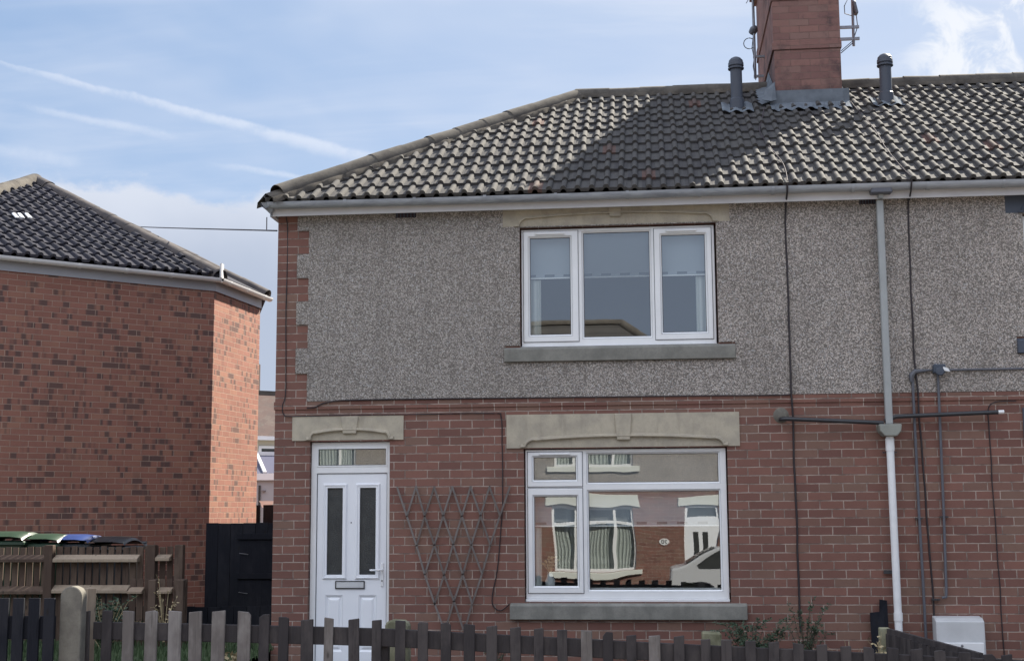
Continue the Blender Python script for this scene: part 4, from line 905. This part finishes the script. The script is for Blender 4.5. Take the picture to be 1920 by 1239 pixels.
# dark face tiles
U_ = (A1_ - C1).normalized(); foot = C1 + U_ * (NA - C1).dot(U_); Vv = (NA - foot).normalized(); sl = (NA - foot).length
nL = (Vector((C1.x, C1.y, 0)) - Vector((NA.x, NA.y, 0))); nLn = Vector((nL.y, -nL.x, 0)).normalized(); nR = (Vector((A1_.x, A1_.y, 0)) - Vector((NA.x, NA.y, 0))); nRn = Vector((-nR.y, nR.x, 0)).normalized()
if nLn.dot(foot - C1) > 0: nLn = -nLn
if nRn.dot(foot - A1_) > 0: nRn = -nRn
tiled('roof', M['tile_dark'], C1, U_, Vv, (A1_ - C1).length, int(sl / .325) + 1, t, [(C1, nLn), (A1_, nRn)], H=.036, seed=11, per=.165)
b = MB(); b.add([A1_, B1, NA], [(0, 1, 2)]); D1 = Vector((CDD.x, CDD.y - .15, ze)); b.add([D1, C1, NA], [(0, 1, 2)]); E1 = Vector((CE.x + .15, CE.y, ze)); K1 = Vector((BK.x, BK.y + .2, ze)); b.add([B1, E1, K1, NA], [(0, 1, 3), (1, 2, 3)]); b.add([K1, D1, NA], [(0, 1, 2)])
b.build('roof_sides', M['tile_dark'], t)
up_ = Vector((0, 0, .03))
ridge('hip_tiles', M['hip_dark'], A1_ + up_, NA + up_, .125, .45, t, seed=12); ridge('hip_tiles', M['hip_dark'], B1 + up_, NA + up_ - Vector((0, 0, .02)), .12, .45, t, seed=13); ridge('hip_tiles', M['hip'], C1 + up_, NA + up_ + Vector((0, 0, .012)), .13, .45, t, seed=14)
bedding('hip_mortar', M['mortar'], C1 + up_ * .3, NA + up_ * .3, .16, t, 17)
MB().obox(A1_ + Vector((.02, -.02, .07)), (1, 0, 0), (0, 1, 0), (0, 0, 1), .012, .05, .10).build('hip_end', M['fascia'], t)
b = MB()
fo = eave(.02, 4.675); fi = eave(.02, 4.83); so = eave(ov, 4.83)
D2 = Vector((CDD.x, CDD.y, 0))
ex = lambda c, z: [Vector((q.x, q.y, z)) for q in c]
F0 = [Vector((D2.x, D2.y - .02, 4.675))] + list(fo); F1 = [Vector((D2.x, D2.y - .02, 4.83))] + list(fi)
for i in range(3): b.quad(F0[i], F0[i + 1], F1[i + 1], F1[i])
b.quad(F0[3], fo[2] + (E1 - B1).normalized() * .8 - Vector((0, 0, 0)), fi[2] + (E1 - B1).normalized() * .8, F1[3])
b.build('fascia', M['fascia_new'], t)
b = MB(); go = eave(.10, 4.845); G = [Vector((D2.x, D2.y - .10, 4.845))] + list(go)
bts = []; G[3] = G[3] + (G[3] - G[2]).normalized() * .10
for i in range(3):
    d = (G[i + 1] - G[i]).normalized(); q = Vector((d.y, -d.x, 0)); K = 8
    for rad in (.056,):
        for k in range(K):
            f = lambda k_: q * math.cos(math.pi * k_ / K) * rad - Vector((0, 0, 1)) * math.sin(math.pi * k_ / K) * rad
            b.quad(G[i] + f(k), G[i + 1] + f(k), G[i + 1] + f(k + 1), G[i] + f(k + 1))
    L = (G[i + 1] - G[i]).length; x = .25
    while x < L - .1:
        c = G[i] + d * x; bt = MB(); bts.append(bt)
        for k in range(K):
            f = lambda k_: q * math.cos(math.pi * k_ / K) * .063 - Vector((0, 0, 1)) * math.sin(math.pi * k_ / K) * .063
            bt.quad(c - d * .018 + f(k), c + d * .018 + f(k), c + d * .018 + f(k + 1), c - d * .018 + f(k + 1))
        x += .62
gt = b.build('gutter', M['gutter_white'], t, smooth=True, angle=60)
for q in bts: q.build('gutter_bracket', M['gutter_white'], gt)
b = MB(); pc = C1 + U_ * ((P(22, 412, 17).x - C1.x) / U_.x); 
for px_ in (28, 38, 52):
    dd = pdir(px_, 411); nf = U_.cross(Vv); 
    s_ = (C1 - CAM).dot(nf) / dd.dot(nf); q = CAM + dd * s_; nf2 = nf if nf.z > 0 else -nf; b.obox(q + nf2 * .05, U_, Vv, nf2, .028, .11, .012)
b.build('vent_tile', M['upvc'], t, bevel=.008)

# ------------------------------------------------------------------ neighbour's garden fence
F2 = 14.6
t = thing('garden_fence', 'old brown close boarded fence with sunlit-toned rails in front of the wheelie bins', 'fence', (-6.4, F2, .3))
px_ = -60
i = 0
while px_ < 338:
    xa, xb = X(px_, 1023, F2), X(px_ + 10.6, 1023, F2); zt = Z(200, 1024 + random.uniform(-1, 2), F2)
    MB().box(xa, xb, F2 + .02, F2 + .036, .1, zt).build('picket', M['wood_brown'], t, bevel=.001); px_ += 13.8
for a, c, y0_, y1_, m_ in ((-70, 88, 1040, 1052, 'wood_brown'), (104, 262, 1040, 1052, 'wood_rail'), (295, 322, 1040, 1050, 'wood_rail'), (-70, 88, 1099, 1112, 'wood_brown'), (101, 243, 1097, 1110, 'wood_rail')):
    za, zb = Z(200, y1_ + 1, F2), Z(200, y0_ - 1, F2)           # arris rail, weathered sloping top
    MB().poly([(X(a, y0_, F2), F2 + .018, za), (X(a, y0_, F2), F2 - .075, za), (X(a, y0_, F2), F2 - .075, za + .035), (X(a, y0_, F2), F2 + .018, zb)], (X(c, y0_, F2) - X(a, y0_, F2), 0, 0)).build('rail', M[m_], t, bevel=.003)
for a in (97, 288, 340): x = X(a, 1022, F2); MB().box(x - .048, x + .048, F2 - .08, F2 - .0, .1, 1.292).build('post', M['wood_brown'], t, bevel=.004)
F3 = 14.15
t = thing('low_fence', 'short lower run of brown pickets with a sunlit-toned rail, in front of the bins fence', 'fence', (-5.2, F3, .3))
px_ = 243
while px_ < 342:
    MB().box(X(px_, 1085, F3), X(px_ + 10.6, 1085, F3), F3 + .02, F3 + .036, .1, Z(300, 1085, F3)).build('picket', M['wood_brown'], t, bevel=.001); px_ += 13.8
for a, c in ((243, 270), (299, 324)): MB().poly([(X(a, 1100, F3), F3 + .018, Z(300, 1112, F3)), (X(a, 1100, F3), F3 - .075, Z(300, 1112, F3)), (X(a, 1100, F3), F3 - .075, Z(300, 1108, F3)), (X(a, 1100, F3), F3 + .018, Z(300, 1100, F3))], (X(c, 1100, F3) - X(a, 1100, F3), 0, 0)).build('rail', M['wood_rail'], t, bevel=.003)
for a in (290, 342): x = X(a, 1086, F3); MB().box(x - .04, x + .04, F3 - .08, F3, .1, Z(300, 1086, F3)).build('post', M['wood_brown'], t, bevel=.004)

# ------------------------------------------------------------------ wheelie bins
def make_bin(mt, label, x, y, z0, lidm):
    t = thing('wheelie_bin', label, 'wheelie bin', (x, y, z0), 'wheelie bins behind the garden fence')
    w0, w1, h_ = .20, .27, .93
    b = MB(); lo_ = [(-w0, -.22, .04), (w0, -.22, .04), (w0, .22, .04), (-w0, .22, .04)]; hi = [(-w1, -.32, h_), (w1, -.32, h_), (w1, .30, h_), (-w1, .30, h_)]
    V_ = lambda q: Vector(q) + Vector((x, y, z0))
    b.add([V_(q) for q in lo_ + hi], [(0, 3, 2, 1), (0, 1, 5, 4), (1, 2, 6, 5), (2, 3, 7, 6), (3, 0, 4, 7), (4, 5, 6, 7)]); b.build('body', mt, t, bevel=.02)
    b = MB().box(x - w1 - .02, x + w1 + .02, y - .345, y + .325, z0 + h_ - .05, z0 + h_ - .001); b.build('rim', mt, t, bevel=.012)
    b = MB(); K = 10; rows = []
    for k in range(K + 1):
        yy = -.38 + .74 * k / K; zz = h_ + .012 + .085 * math.sin(math.pi * min(1, (k / K) * 1.1 + .06)) ** .7 if k < K else h_ + .02
        rows.append([V_((-w1 - .02, yy, zz - .03)), V_((-w1, yy, zz)), V_((-w1 * .5, yy, zz + .014)), V_((w1 * .5, yy, zz + .014)), V_((w1, yy, zz)), V_((w1 + .02, yy, zz - .03))])
    for k in range(K):
        for j in range(5): b.quad(rows[k][j], rows[k + 1][j], rows[k + 1][j + 1], rows[k][j + 1])
    b.build('lid', lidm, t, smooth=True, angle=50)
    MB().tube([V_((-w1, .37, h_ + .03)), V_((w1, .37, h_ + .03))], .016, 8).build('handle', mt, t, smooth=True)
    for s_ in (-1, 1): MB().lathe([(0, -.02), (.09, -.02), (.10, 0), (.09, .02), (0, .02)], V_((s_ * .2, .24, .10)), 14, (1, 0, 0)).build('wheel', M['black'], t, smooth=True)
    return t
make_bin(M['green_bin'], 'dark green wheelie bin, leftmost behind the garden fence', X(25, 1010, 15.3), 15.3, .40, M['green_bin'])
make_bin(M['green_bin'], 'green wheelie bin between the leftmost bin and the blue lidded one', X(82, 1010, 15.4) + .05, 15.42, .37, M['green_bin'])
make_bin(M['black_bin'], 'wheelie bin with a bright blue lid behind the garden fence', X(145, 1010, 15.5), 15.5, .36, M['blue_bin'])
make_bin(M['black_bin'], 'black wheelie bin, rightmost behind the garden fence', X(208, 1010, 15.6) + .03, 15.6, .33, M['black_bin'])

# ------------------------------------------------------------------ divider fence on the right
t = thing('dividing_fence', 'low mossy dividing fence running back from the pickets towards the downpipe', 'fence', (2.15, 10.6, 0))
pA_, pB_ = Vector((1.985, 12.35, .572)), Vector((2.28, 10.2, .575)); dd = (pB_ - pA_).normalized(); n = 22; L = (pB_ - pA_).length
for i in range(n):
    c = pA_ + dd * (L * (i + .5) / n); MB().obox((c.x, c.y, c.z / 2 - .02), dd, dd.cross(Vector((0, 0, 1))), (0, 0, 1), L / n * .47, .009, c.z / 2 - .0 + random.uniform(-.006, .004)).build('board', M['wood_dark'], t)
MB().bar(pA_ + Vector((.02, 0, -.0)), pB_ + Vector((.02, 0, -.0)), .035, .045, (0, 0, 1)).build('rail', M['wood_dark'], t)
MB().box(1.93, 2.02, 12.33, 12.42, -.05, .60).build('post', M['mossy'], t, bevel=.008)

# ------------------------------------------------------------------ plants
def plant(name, label, cat, base, n, h, spread, leafm, leaves=16, ls=.035, stem=.004, droop=.3, ldir=None, dens=1.0, stemm='stem'):
    base = Vector(base); t = thing(name, label, cat, base); sb = MB(); lb = MB()
    for i in range(n):
        a = random.uniform(0, 6.28); s_ = spread * random.uniform(.2, 1); hh = h * random.uniform(.5, 1); dx = Vector((math.cos(a), math.sin(a) * .6, 0)) * s_
        if ldir: dx += Vector(ldir) * random.uniform(0, 1)
        pts = [base + dx * .05, base + dx * .35 + Vector((0, 0, hh * .45)), base + dx * .75 + Vector((0, 0, hh * .82)), base + dx * 1.1 + Vector((0, 0, hh * (1 - droop * random.random())))]
        sb.tube(pts, [stem, stem * .8, stem * .6, stem * .3], 5)
        for k in range(leaves):
            f = random.uniform(.15, 1); q = pts[0].lerp(pts[1], f * 2.2) if f < .45 else (pts[1].lerp(pts[2], (f - .45) / .3) if f < .75 else pts[2].lerp(pts[3], (f - .75) / .25))
            d = Vector((random.uniform(-1, 1), random.uniform(-1, 1), random.uniform(-.4, .8))).normalized(); u_ = d.orthogonal().normalized() * ls * .28; l = ls * random.uniform(.6, 1.3)
            q = q + d * .006; lb.add([q, q + d * l * .5 + u_, q + d * l, q + d * l * .5 - u_], [(0, 1, 2, 3)])
    sb.build('stems', M[stemm], t, weld=False)
    if leaves: lb.build('foliage', M[leafm], t, weld=False)
    return t
plant('shrub', 'dark green straggly shrub under the right end of the ground floor window sill', 'shrub', (.90, 13.55, .0), 40, .66, .46, 'leaf', 80, .030)
plant('shrub', 'dark green shrub with a reddish shoot by the foot of the black cable', 'shrub', (1.42, 13.7, .05), 15, .80, .30, 'leaf', 60, .028, ldir=(.12, 0, 0))
plant('weeds', 'tangled weeds with dry seed heads in front of the old brown fence', 'weeds', (-5.75, 13.9, .2), 40, .68, .40, 'leaf', 24, .045, droop=.5, stemm='dry')
plant('weeds', 'dry weeds sprouting over the low run of brown pickets', 'weeds', (-5.15, 14.0, .3), 10, .8, .2, 'dry', 8, .03, stemm='dry')
plant('grass_tuft', 'dry pale grass tuft behind the grey pickets on the left', 'grass tuft', (-3.33, 10.5, .3), 22, .32, .12, 'dry', 5, .05, stemm='dry', stem=.003)
plant('grass_tuft', 'dry pale grass tuft at the end of the dividing fence below the downpipe', 'grass tuft', (1.90, 12.2, .1), 18, .52, .14, 'dry', 3, .05, stemm='dry', stem=.003)
plant('grass_tuft', 'thin dry stalks beside the dark leaning board', 'grass tuft', (1.70, 12.6, .1), 9, .46, .25, 'dry', 1, .05, stemm='dry', stem=.0025)
plant('weeds', 'low green weeds against the wall below the trellis', 'weeds', (-1.62, 13.75, .0), 14, .52, .25, 'leaf', 20, .03)
plant('weeds', 'small green weeds against the wall in front of the window sill middle', 'weeds', (-.2, 13.7, .0), 12, .28, .5, 'leaf', 20, .03)

# ------------------------------------------------------------------ far houses seen through the gap
t = thing('cream_house', 'distant cream house with a red tiled roof seen through the gap', 'house', (-10.5, 35, 0))
dv = Vector((.80, .60, 0)); nv = Vector((dv.y, -dv.x, 0)); O_ = P(500, 820, 34) - Vector((0, 0, 0)); ez = 3.60
MB().obox(Vector((O_.x, O_.y, ez / 2)) - nv * 3.0, dv, nv, (0, 0, 1), 5.0, 3.0, ez / 2).build('wall', plain('cream_render', (.62, .60, .50), .8, .05, 2), t)
b = MB(); e0 = Vector((O_.x, O_.y, ez - .03)) + nv * .15; r0 = e0 - nv * 3.15 + Vector((0, 0, 1.45)); 
b.quad(e0 - dv * 5.2, e0 + dv * 5.2, r0 + dv * 5.2, r0 - dv * 5.2); e9 = e0 - nv * 6.3; b.quad(e9 - dv * 5.2, e9 + dv * 5.2, r0 + dv * 5.2, r0 - dv * 5.2)
b.build('roof', M['tile_back'], t, weld=False)
MB().bar(e0 - dv * 5.2 + nv * .02, e0 + dv * 5.2 + nv * .02, .12, .10, (0, 0, 1)).build('gutter', M['gutter_white'], t)
MB().bar(r0 - dv * 5.2, r0 + dv * 5.2, .25, .12, (0, 0, 1)).build('ridge', M['hip'], t)
wc = Vector((O_.x, O_.y, 3.18)) + nv * .02 + dv * .10; wf = MB(); wf.obox(wc, dv, nv, (0, 0, 1), .32, .03, .20); wf = wf.build('window', M['upvc'], t); MB().obox(wc + nv * .032, dv, nv, (0, 0, 1), .25, .004, .13).build('pane', M['glass_door'], wf)
MB().box(-11.32, -11.2, 37.5, 37.62, 4.5, 5.9).build('flue', M['tile_back'], t)
t = thing('conservatory', 'white conservatory with a grey glazed roof seen through the gap', 'conservatory', (-8.9, 29, 0))
MB().box(-11.2, -7.2, 28.5, 31.5, 0, 2.40).build('wall', M['fascia_new'], t); MB().box(-11.25, -7.15, 28.42, 28.5, 2.36, 2.50).build('gutter', M['gutter_white'], t)
b = MB().quad((-11.2, 28.45, 2.505), (-7.15, 28.45, 2.505), (-7.9, 31.5, 3.0), (-11.2, 31.5, 3.08)); b.build('roof', plain('glazed_roof', (.085, .085, .125), .7, .05, 2, spec=.1), t)
b = MB()
for k in range(5): b.bar((-10.43 + k * .7, 28.46, 2.52), (-11.53 + k * .7, 31.5, 3.07), .07, .05, (0, 0, 1))
b.bar((-11.2, 31.45, 3.12), (-7.9, 31.45, 3.03), .09, .09, (0, 0, 1)); b.build('roof_bars', M['fascia'], t)
MB().box(-8.47, -8.43, 28.47, 28.5, 1.2, 2.25).build('side_pane', M['glass_door'], t); MB().box(-8.40, -8.32, 28.44, 28.5, 2.12, 2.145).build('door_handle', M['steel'], t)
t = thing('oriel_base', 'small white moulded window box base above the dark gate in the gap', 'window box', (-6.9, 23.5, 1.6)); c = P(500, 942, 23.5)
b = MB().poly([(c.x - .13, 23.45, c.z + .03), (c.x + .14, 23.45, c.z + .03), (c.x + .14, 23.45, c.z), (c.x + .07, 23.45, c.z - .085), (c.x - .07, 23.45, c.z - .085), (c.x - .10, 23.45, c.z)], (0, .3, 0)); b.build('moulding', M['upvc'], t)

# ------------------------------------------------------------------ houses across the street (seen in the window glass)
YO = -7.0; GZ = -.85
def opp(xc, label, with_no=False, first=None):
    t = thing('opposite_house', label, 'house', (xc, YO, GZ), 'houses across the street')
    x0, x1 = xc - 3.6, xc + 3.6
    wx0, wx1 = xc - 1.05, xc + 1.0; dx0, dx1 = xc + 2.27, xc + 3.15
    holes = [(wx0, wx1, .18, 1.75), (wx0, wx1, 2.85, 4.1), (dx0, dx1, GZ, 1.78)]
    def flip(b):                     # built facing -y, turned to face the street
        b.v = [Vector((v.x, 2 * YO - v.y, v.z)) for v in b.v]; return b
    flip(MB().slab((x0, x1, GZ - .2, 2.35), holes[:1] + holes[2:], YO, YO + .27)).build('wall', M['brick'], t)
    flip(MB().slab((x0, x1, 2.35, 4.5), holes[1:2], YO - .01, YO + .27)).build('render', M['render'], t)
    for a, c, z0, z1 in ((wx0 - .2, wx1 + .2, 1.76, 2.10), (wx0 - .2, wx1 + .2, 4.12, 4.35), (dx0 - .18, dx1 + .18, 1.79, 2.06)): flip(MB().box(a, c, YO - .03, YO + .1, z0, z1)).build('lintel', plain('painted_stone', (.62, .64, .60), .7, .06, 3) if 'painted_stone' not in bpy.data.materials else bpy.data.materials['painted_stone'], t, bevel=.01)
    for z in (.02, 2.7): flip(MB().box(wx0 - .18, wx1 + .18, YO - .07, YO + .1, z, z + .15)).build('sill', bpy.data.materials['painted_stone'], t, bevel=.01)
    for z0, z1 in ((.18, 1.75), (2.85, 4.1)):
        hs = [(wx0 + .06, wx0 + .5, z0 + .06, z1 - .45), (wx0 + .06, wx0 + .5, z1 - .36, z1 - .06), (wx0 + .57, wx1 - .57, z0 + .06, z1 - .06 if z0 > 2 else z1 - .45), (wx1 - .5, wx1 - .06, z0 + .06, z1 - .45), (wx1 - .5, wx1 - .06, z1 - .36, z1 - .06)]
        if z0 < 2: hs.append((wx0 + .57, wx1 - .57, z1 - .36, z1 - .06))
        wn = flip(MB().slab((wx0, wx1, z0, z1), hs, YO + .05, YO + .11)).build('window', M['upvc'], t)
        flip(MB().quad((wx0, YO + .09, z0), (wx1, YO + .09, z0), (wx1, YO + .09, z1), (wx0, YO + .09, z1))).build('pane', M['glass'], wn)
        flip(MB().box(wx0, wx1, YO + .2, YO + .22, z0, z1 - .4)).build('curtain', M['net'], wn)
        flip(MB().box(wx0, wx1, YO + .24, YO + .26, z0, z1)).build('room', M['room'], wn)
    dn = flip(MB().slab((dx0, dx1, GZ, 1.78), [(dx0 + .06, dx1 - .06, 1.5, 1.72)], YO + .04, YO + .10)).build('door', M['door_white'], t)
    for a in (.24, .50): flip(MB().box(dx0 + a, dx0 + a + .14, YO + .03, YO + .042, .3, 1.2)).build('door_pane', M['glass_door'], dn)
    flip(MB().box(dx0, dx1, YO + .105, YO + .11, 1.45, 1.77)).build('fanlight', M['glass_door'], dn)
    b = MB(); e_ = .3; ry = YO - 3.3; b.quad((x0, YO + e_, 4.45), (x1, YO + e_, 4.45), (x1, ry, 7.0), (x0, ry, 7.0)); b.quad((x0, 2 * ry - YO - e_, 4.45), (x1, 2 * ry - YO - e_, 4.45), (x1, ry, 7.0), (x0, ry, 7.0)); return t, b, x0, x1, ry
for i, (xc, lab) in enumerate(((-1.55, 'lit terrace house across the street with numbered plaque, mirrored in the downstairs window'), (-8.75, 'lit terrace house across the street, first to the left of the plaque house'))):
    t, b, x0, x1, ry = opp(xc, lab)
    if i == 0:                                              # hipped end on the right
        b = MB(); e_ = .3; b.quad((x0, YO + e_, 4.45), (x1 + .2, YO + e_, 4.45), (x1 - 2.9, ry, 7.0), (x0, ry, 7.0)); b.add([(x1 + .2, YO + e_, 4.45), (x1 + .2, 2 * ry - YO - e_, 4.45), (x1 - 2.9, ry, 7.0)], [(0, 1, 2)]); b.quad((x0, 2 * ry - YO - e_, 4.45), (x1 + .2, 2 * ry - YO - e_, 4.45), (x1 - 2.9, ry, 7.0), (x0, ry, 7.0))
        ridge('ridge_tiles', M['hip'], (x0, ry, 7.03), (x1 - 2.9, ry, 7.03), .14, .45, t, seed=21); ridge('hip_tiles', M['hip'], (x1 + .2, YO + .3, 4.5), (x1 - 2.9, ry, 7.03), .14, .45, t, seed=22)
        MB().box(x1 - .25, x1 - .001, 2 * ry - YO, YO - .28, GZ, 4.45).build('side_wall', M['brick'], t)
        pq = MB().lathe([(0, .02), (.135, .018), (.14, 0)], (0, 0, 0), 28, (0, 0, 1)); pq.v = [Vector((xc + 1.75 + v.x, YO + v.z, .92 + v.y * .72)) for v in pq.v]; pl = pq.build('number_plaque', M['upvc'], t)
        cu = bpy.data.curves.new('house_number', 'FONT'); cu.body = '30'; cu.size = .17; cu.align_x = 'CENTER'; cu.align_y = 'CENTER'; cu.extrude = .003; tf = bpy.data.objects.new('house_number', cu); S.collection.objects.link(tf); bpy.context.view_layer.update()
        me = bpy.data.meshes.new_from_object(tf.evaluated_get(bpy.context.evaluated_depsgraph_get())); bpy.data.objects.remove(tf); me.materials.clear(); me.materials.append(M['black']); tx = bpy.data.objects.new('house_number', me); S.collection.objects.link(tx); tx.parent = pl
        tx.location = (xc + 1.75, YO + .024, .92); tx.rotation_euler = (R(90), 0, R(180))
    else: ridge('ridge_tiles', M['hip'], (x0, ry, 7.03), (x1, ry, 7.03), .14, .45, t, seed=23)
    b.build('roof', M['tile'], t, weld=False)
    MB().box(x0, x1, YO + .25, YO + .36, 4.36, 4.46).build('gutter', M['gutter_white'], t)
t, b, x0, x1, ry = opp(9.6, 'lit terrace house across the street, beyond the gap to the right of the plaque house'); b.build('roof', M['tile'], t, weld=False)

# car parked across the street
t = thing('parked_car', 'white hatchback parked across the street, mirrored in the downstairs window', 'car', (2.25, -2.45, -.54))
cx, cy, cz = 2.25, -2.45, -.54
prof = [(-2.0, .35), (-1.98, .75), (-1.6, .92), (-1.1, .98), (-.55, 1.38), (.9, 1.42), (1.65, 1.05), (1.95, .95), (2.02, .4), (1.9, .25), (-1.9, .25)]
car_m = plain('white_car_paint', (.50, .51, .53), .2, .02, 2)
MB().poly([(cx - a, cy - .82, cz + h) for a, h in prof], (0, 1.64, 0)).build('body', car_m, t, bevel=.05, seg=2)
for s_ in (-1, 1):
    MB().poly([(cx - a, cy + s_ * .825, cz + h) for a, h in ((-1.0, .98), (-.52, 1.32), (.15, 1.35), (.15, .97))], (0, .006 * s_, 0)).build('side_window', M['glass_door'], t)
    MB().poly([(cx - a, cy + s_ * .825, cz + h) for a, h in ((.2, .97), (.2, 1.35), (.85, 1.35), (1.35, 1.05), (1.3, .98))], (0, .006 * s_, 0)).build('side_window', M['glass_door'], t)
    for a in (-1.25, 1.25):
        wh = MB().lathe([(0, -.1), (.31, -.1), (.33, -.06), (.33, .06), (.31, .1), (0, .1)], (cx - a, cy + s_ * .76, cz + .33), 20, (0, 1, 0)).build('wheel', M['black'], t, smooth=True, angle=30); MB().lathe([(0, -.105), (.2, -.105), (.2, .105), (0, .105)], (cx - a, cy + s_ * .76, cz + .33), 14, (0, 1, 0)).build('rim', M['steel'], wh)
MB().poly([(cx + 1.14, cy - .7, cz + 1.0), (cx + .58, cy - .62, cz + 1.385), (cx + .58, cy + .62, cz + 1.385), (cx + 1.14, cy + .7, cz + 1.0)], (.01, 0, .012)).build('windscreen', M['glass_door'], t)
MB().poly([(cx - .95, cy - .62, cz + 1.41), (cx - 1.6, cy - .7, cz + 1.09), (cx - 1.6, cy + .7, cz + 1.09), (cx - .95, cy + .62, cz + 1.41)], (-.01, 0, .014)).build('rear_window', M['glass_door'], t)
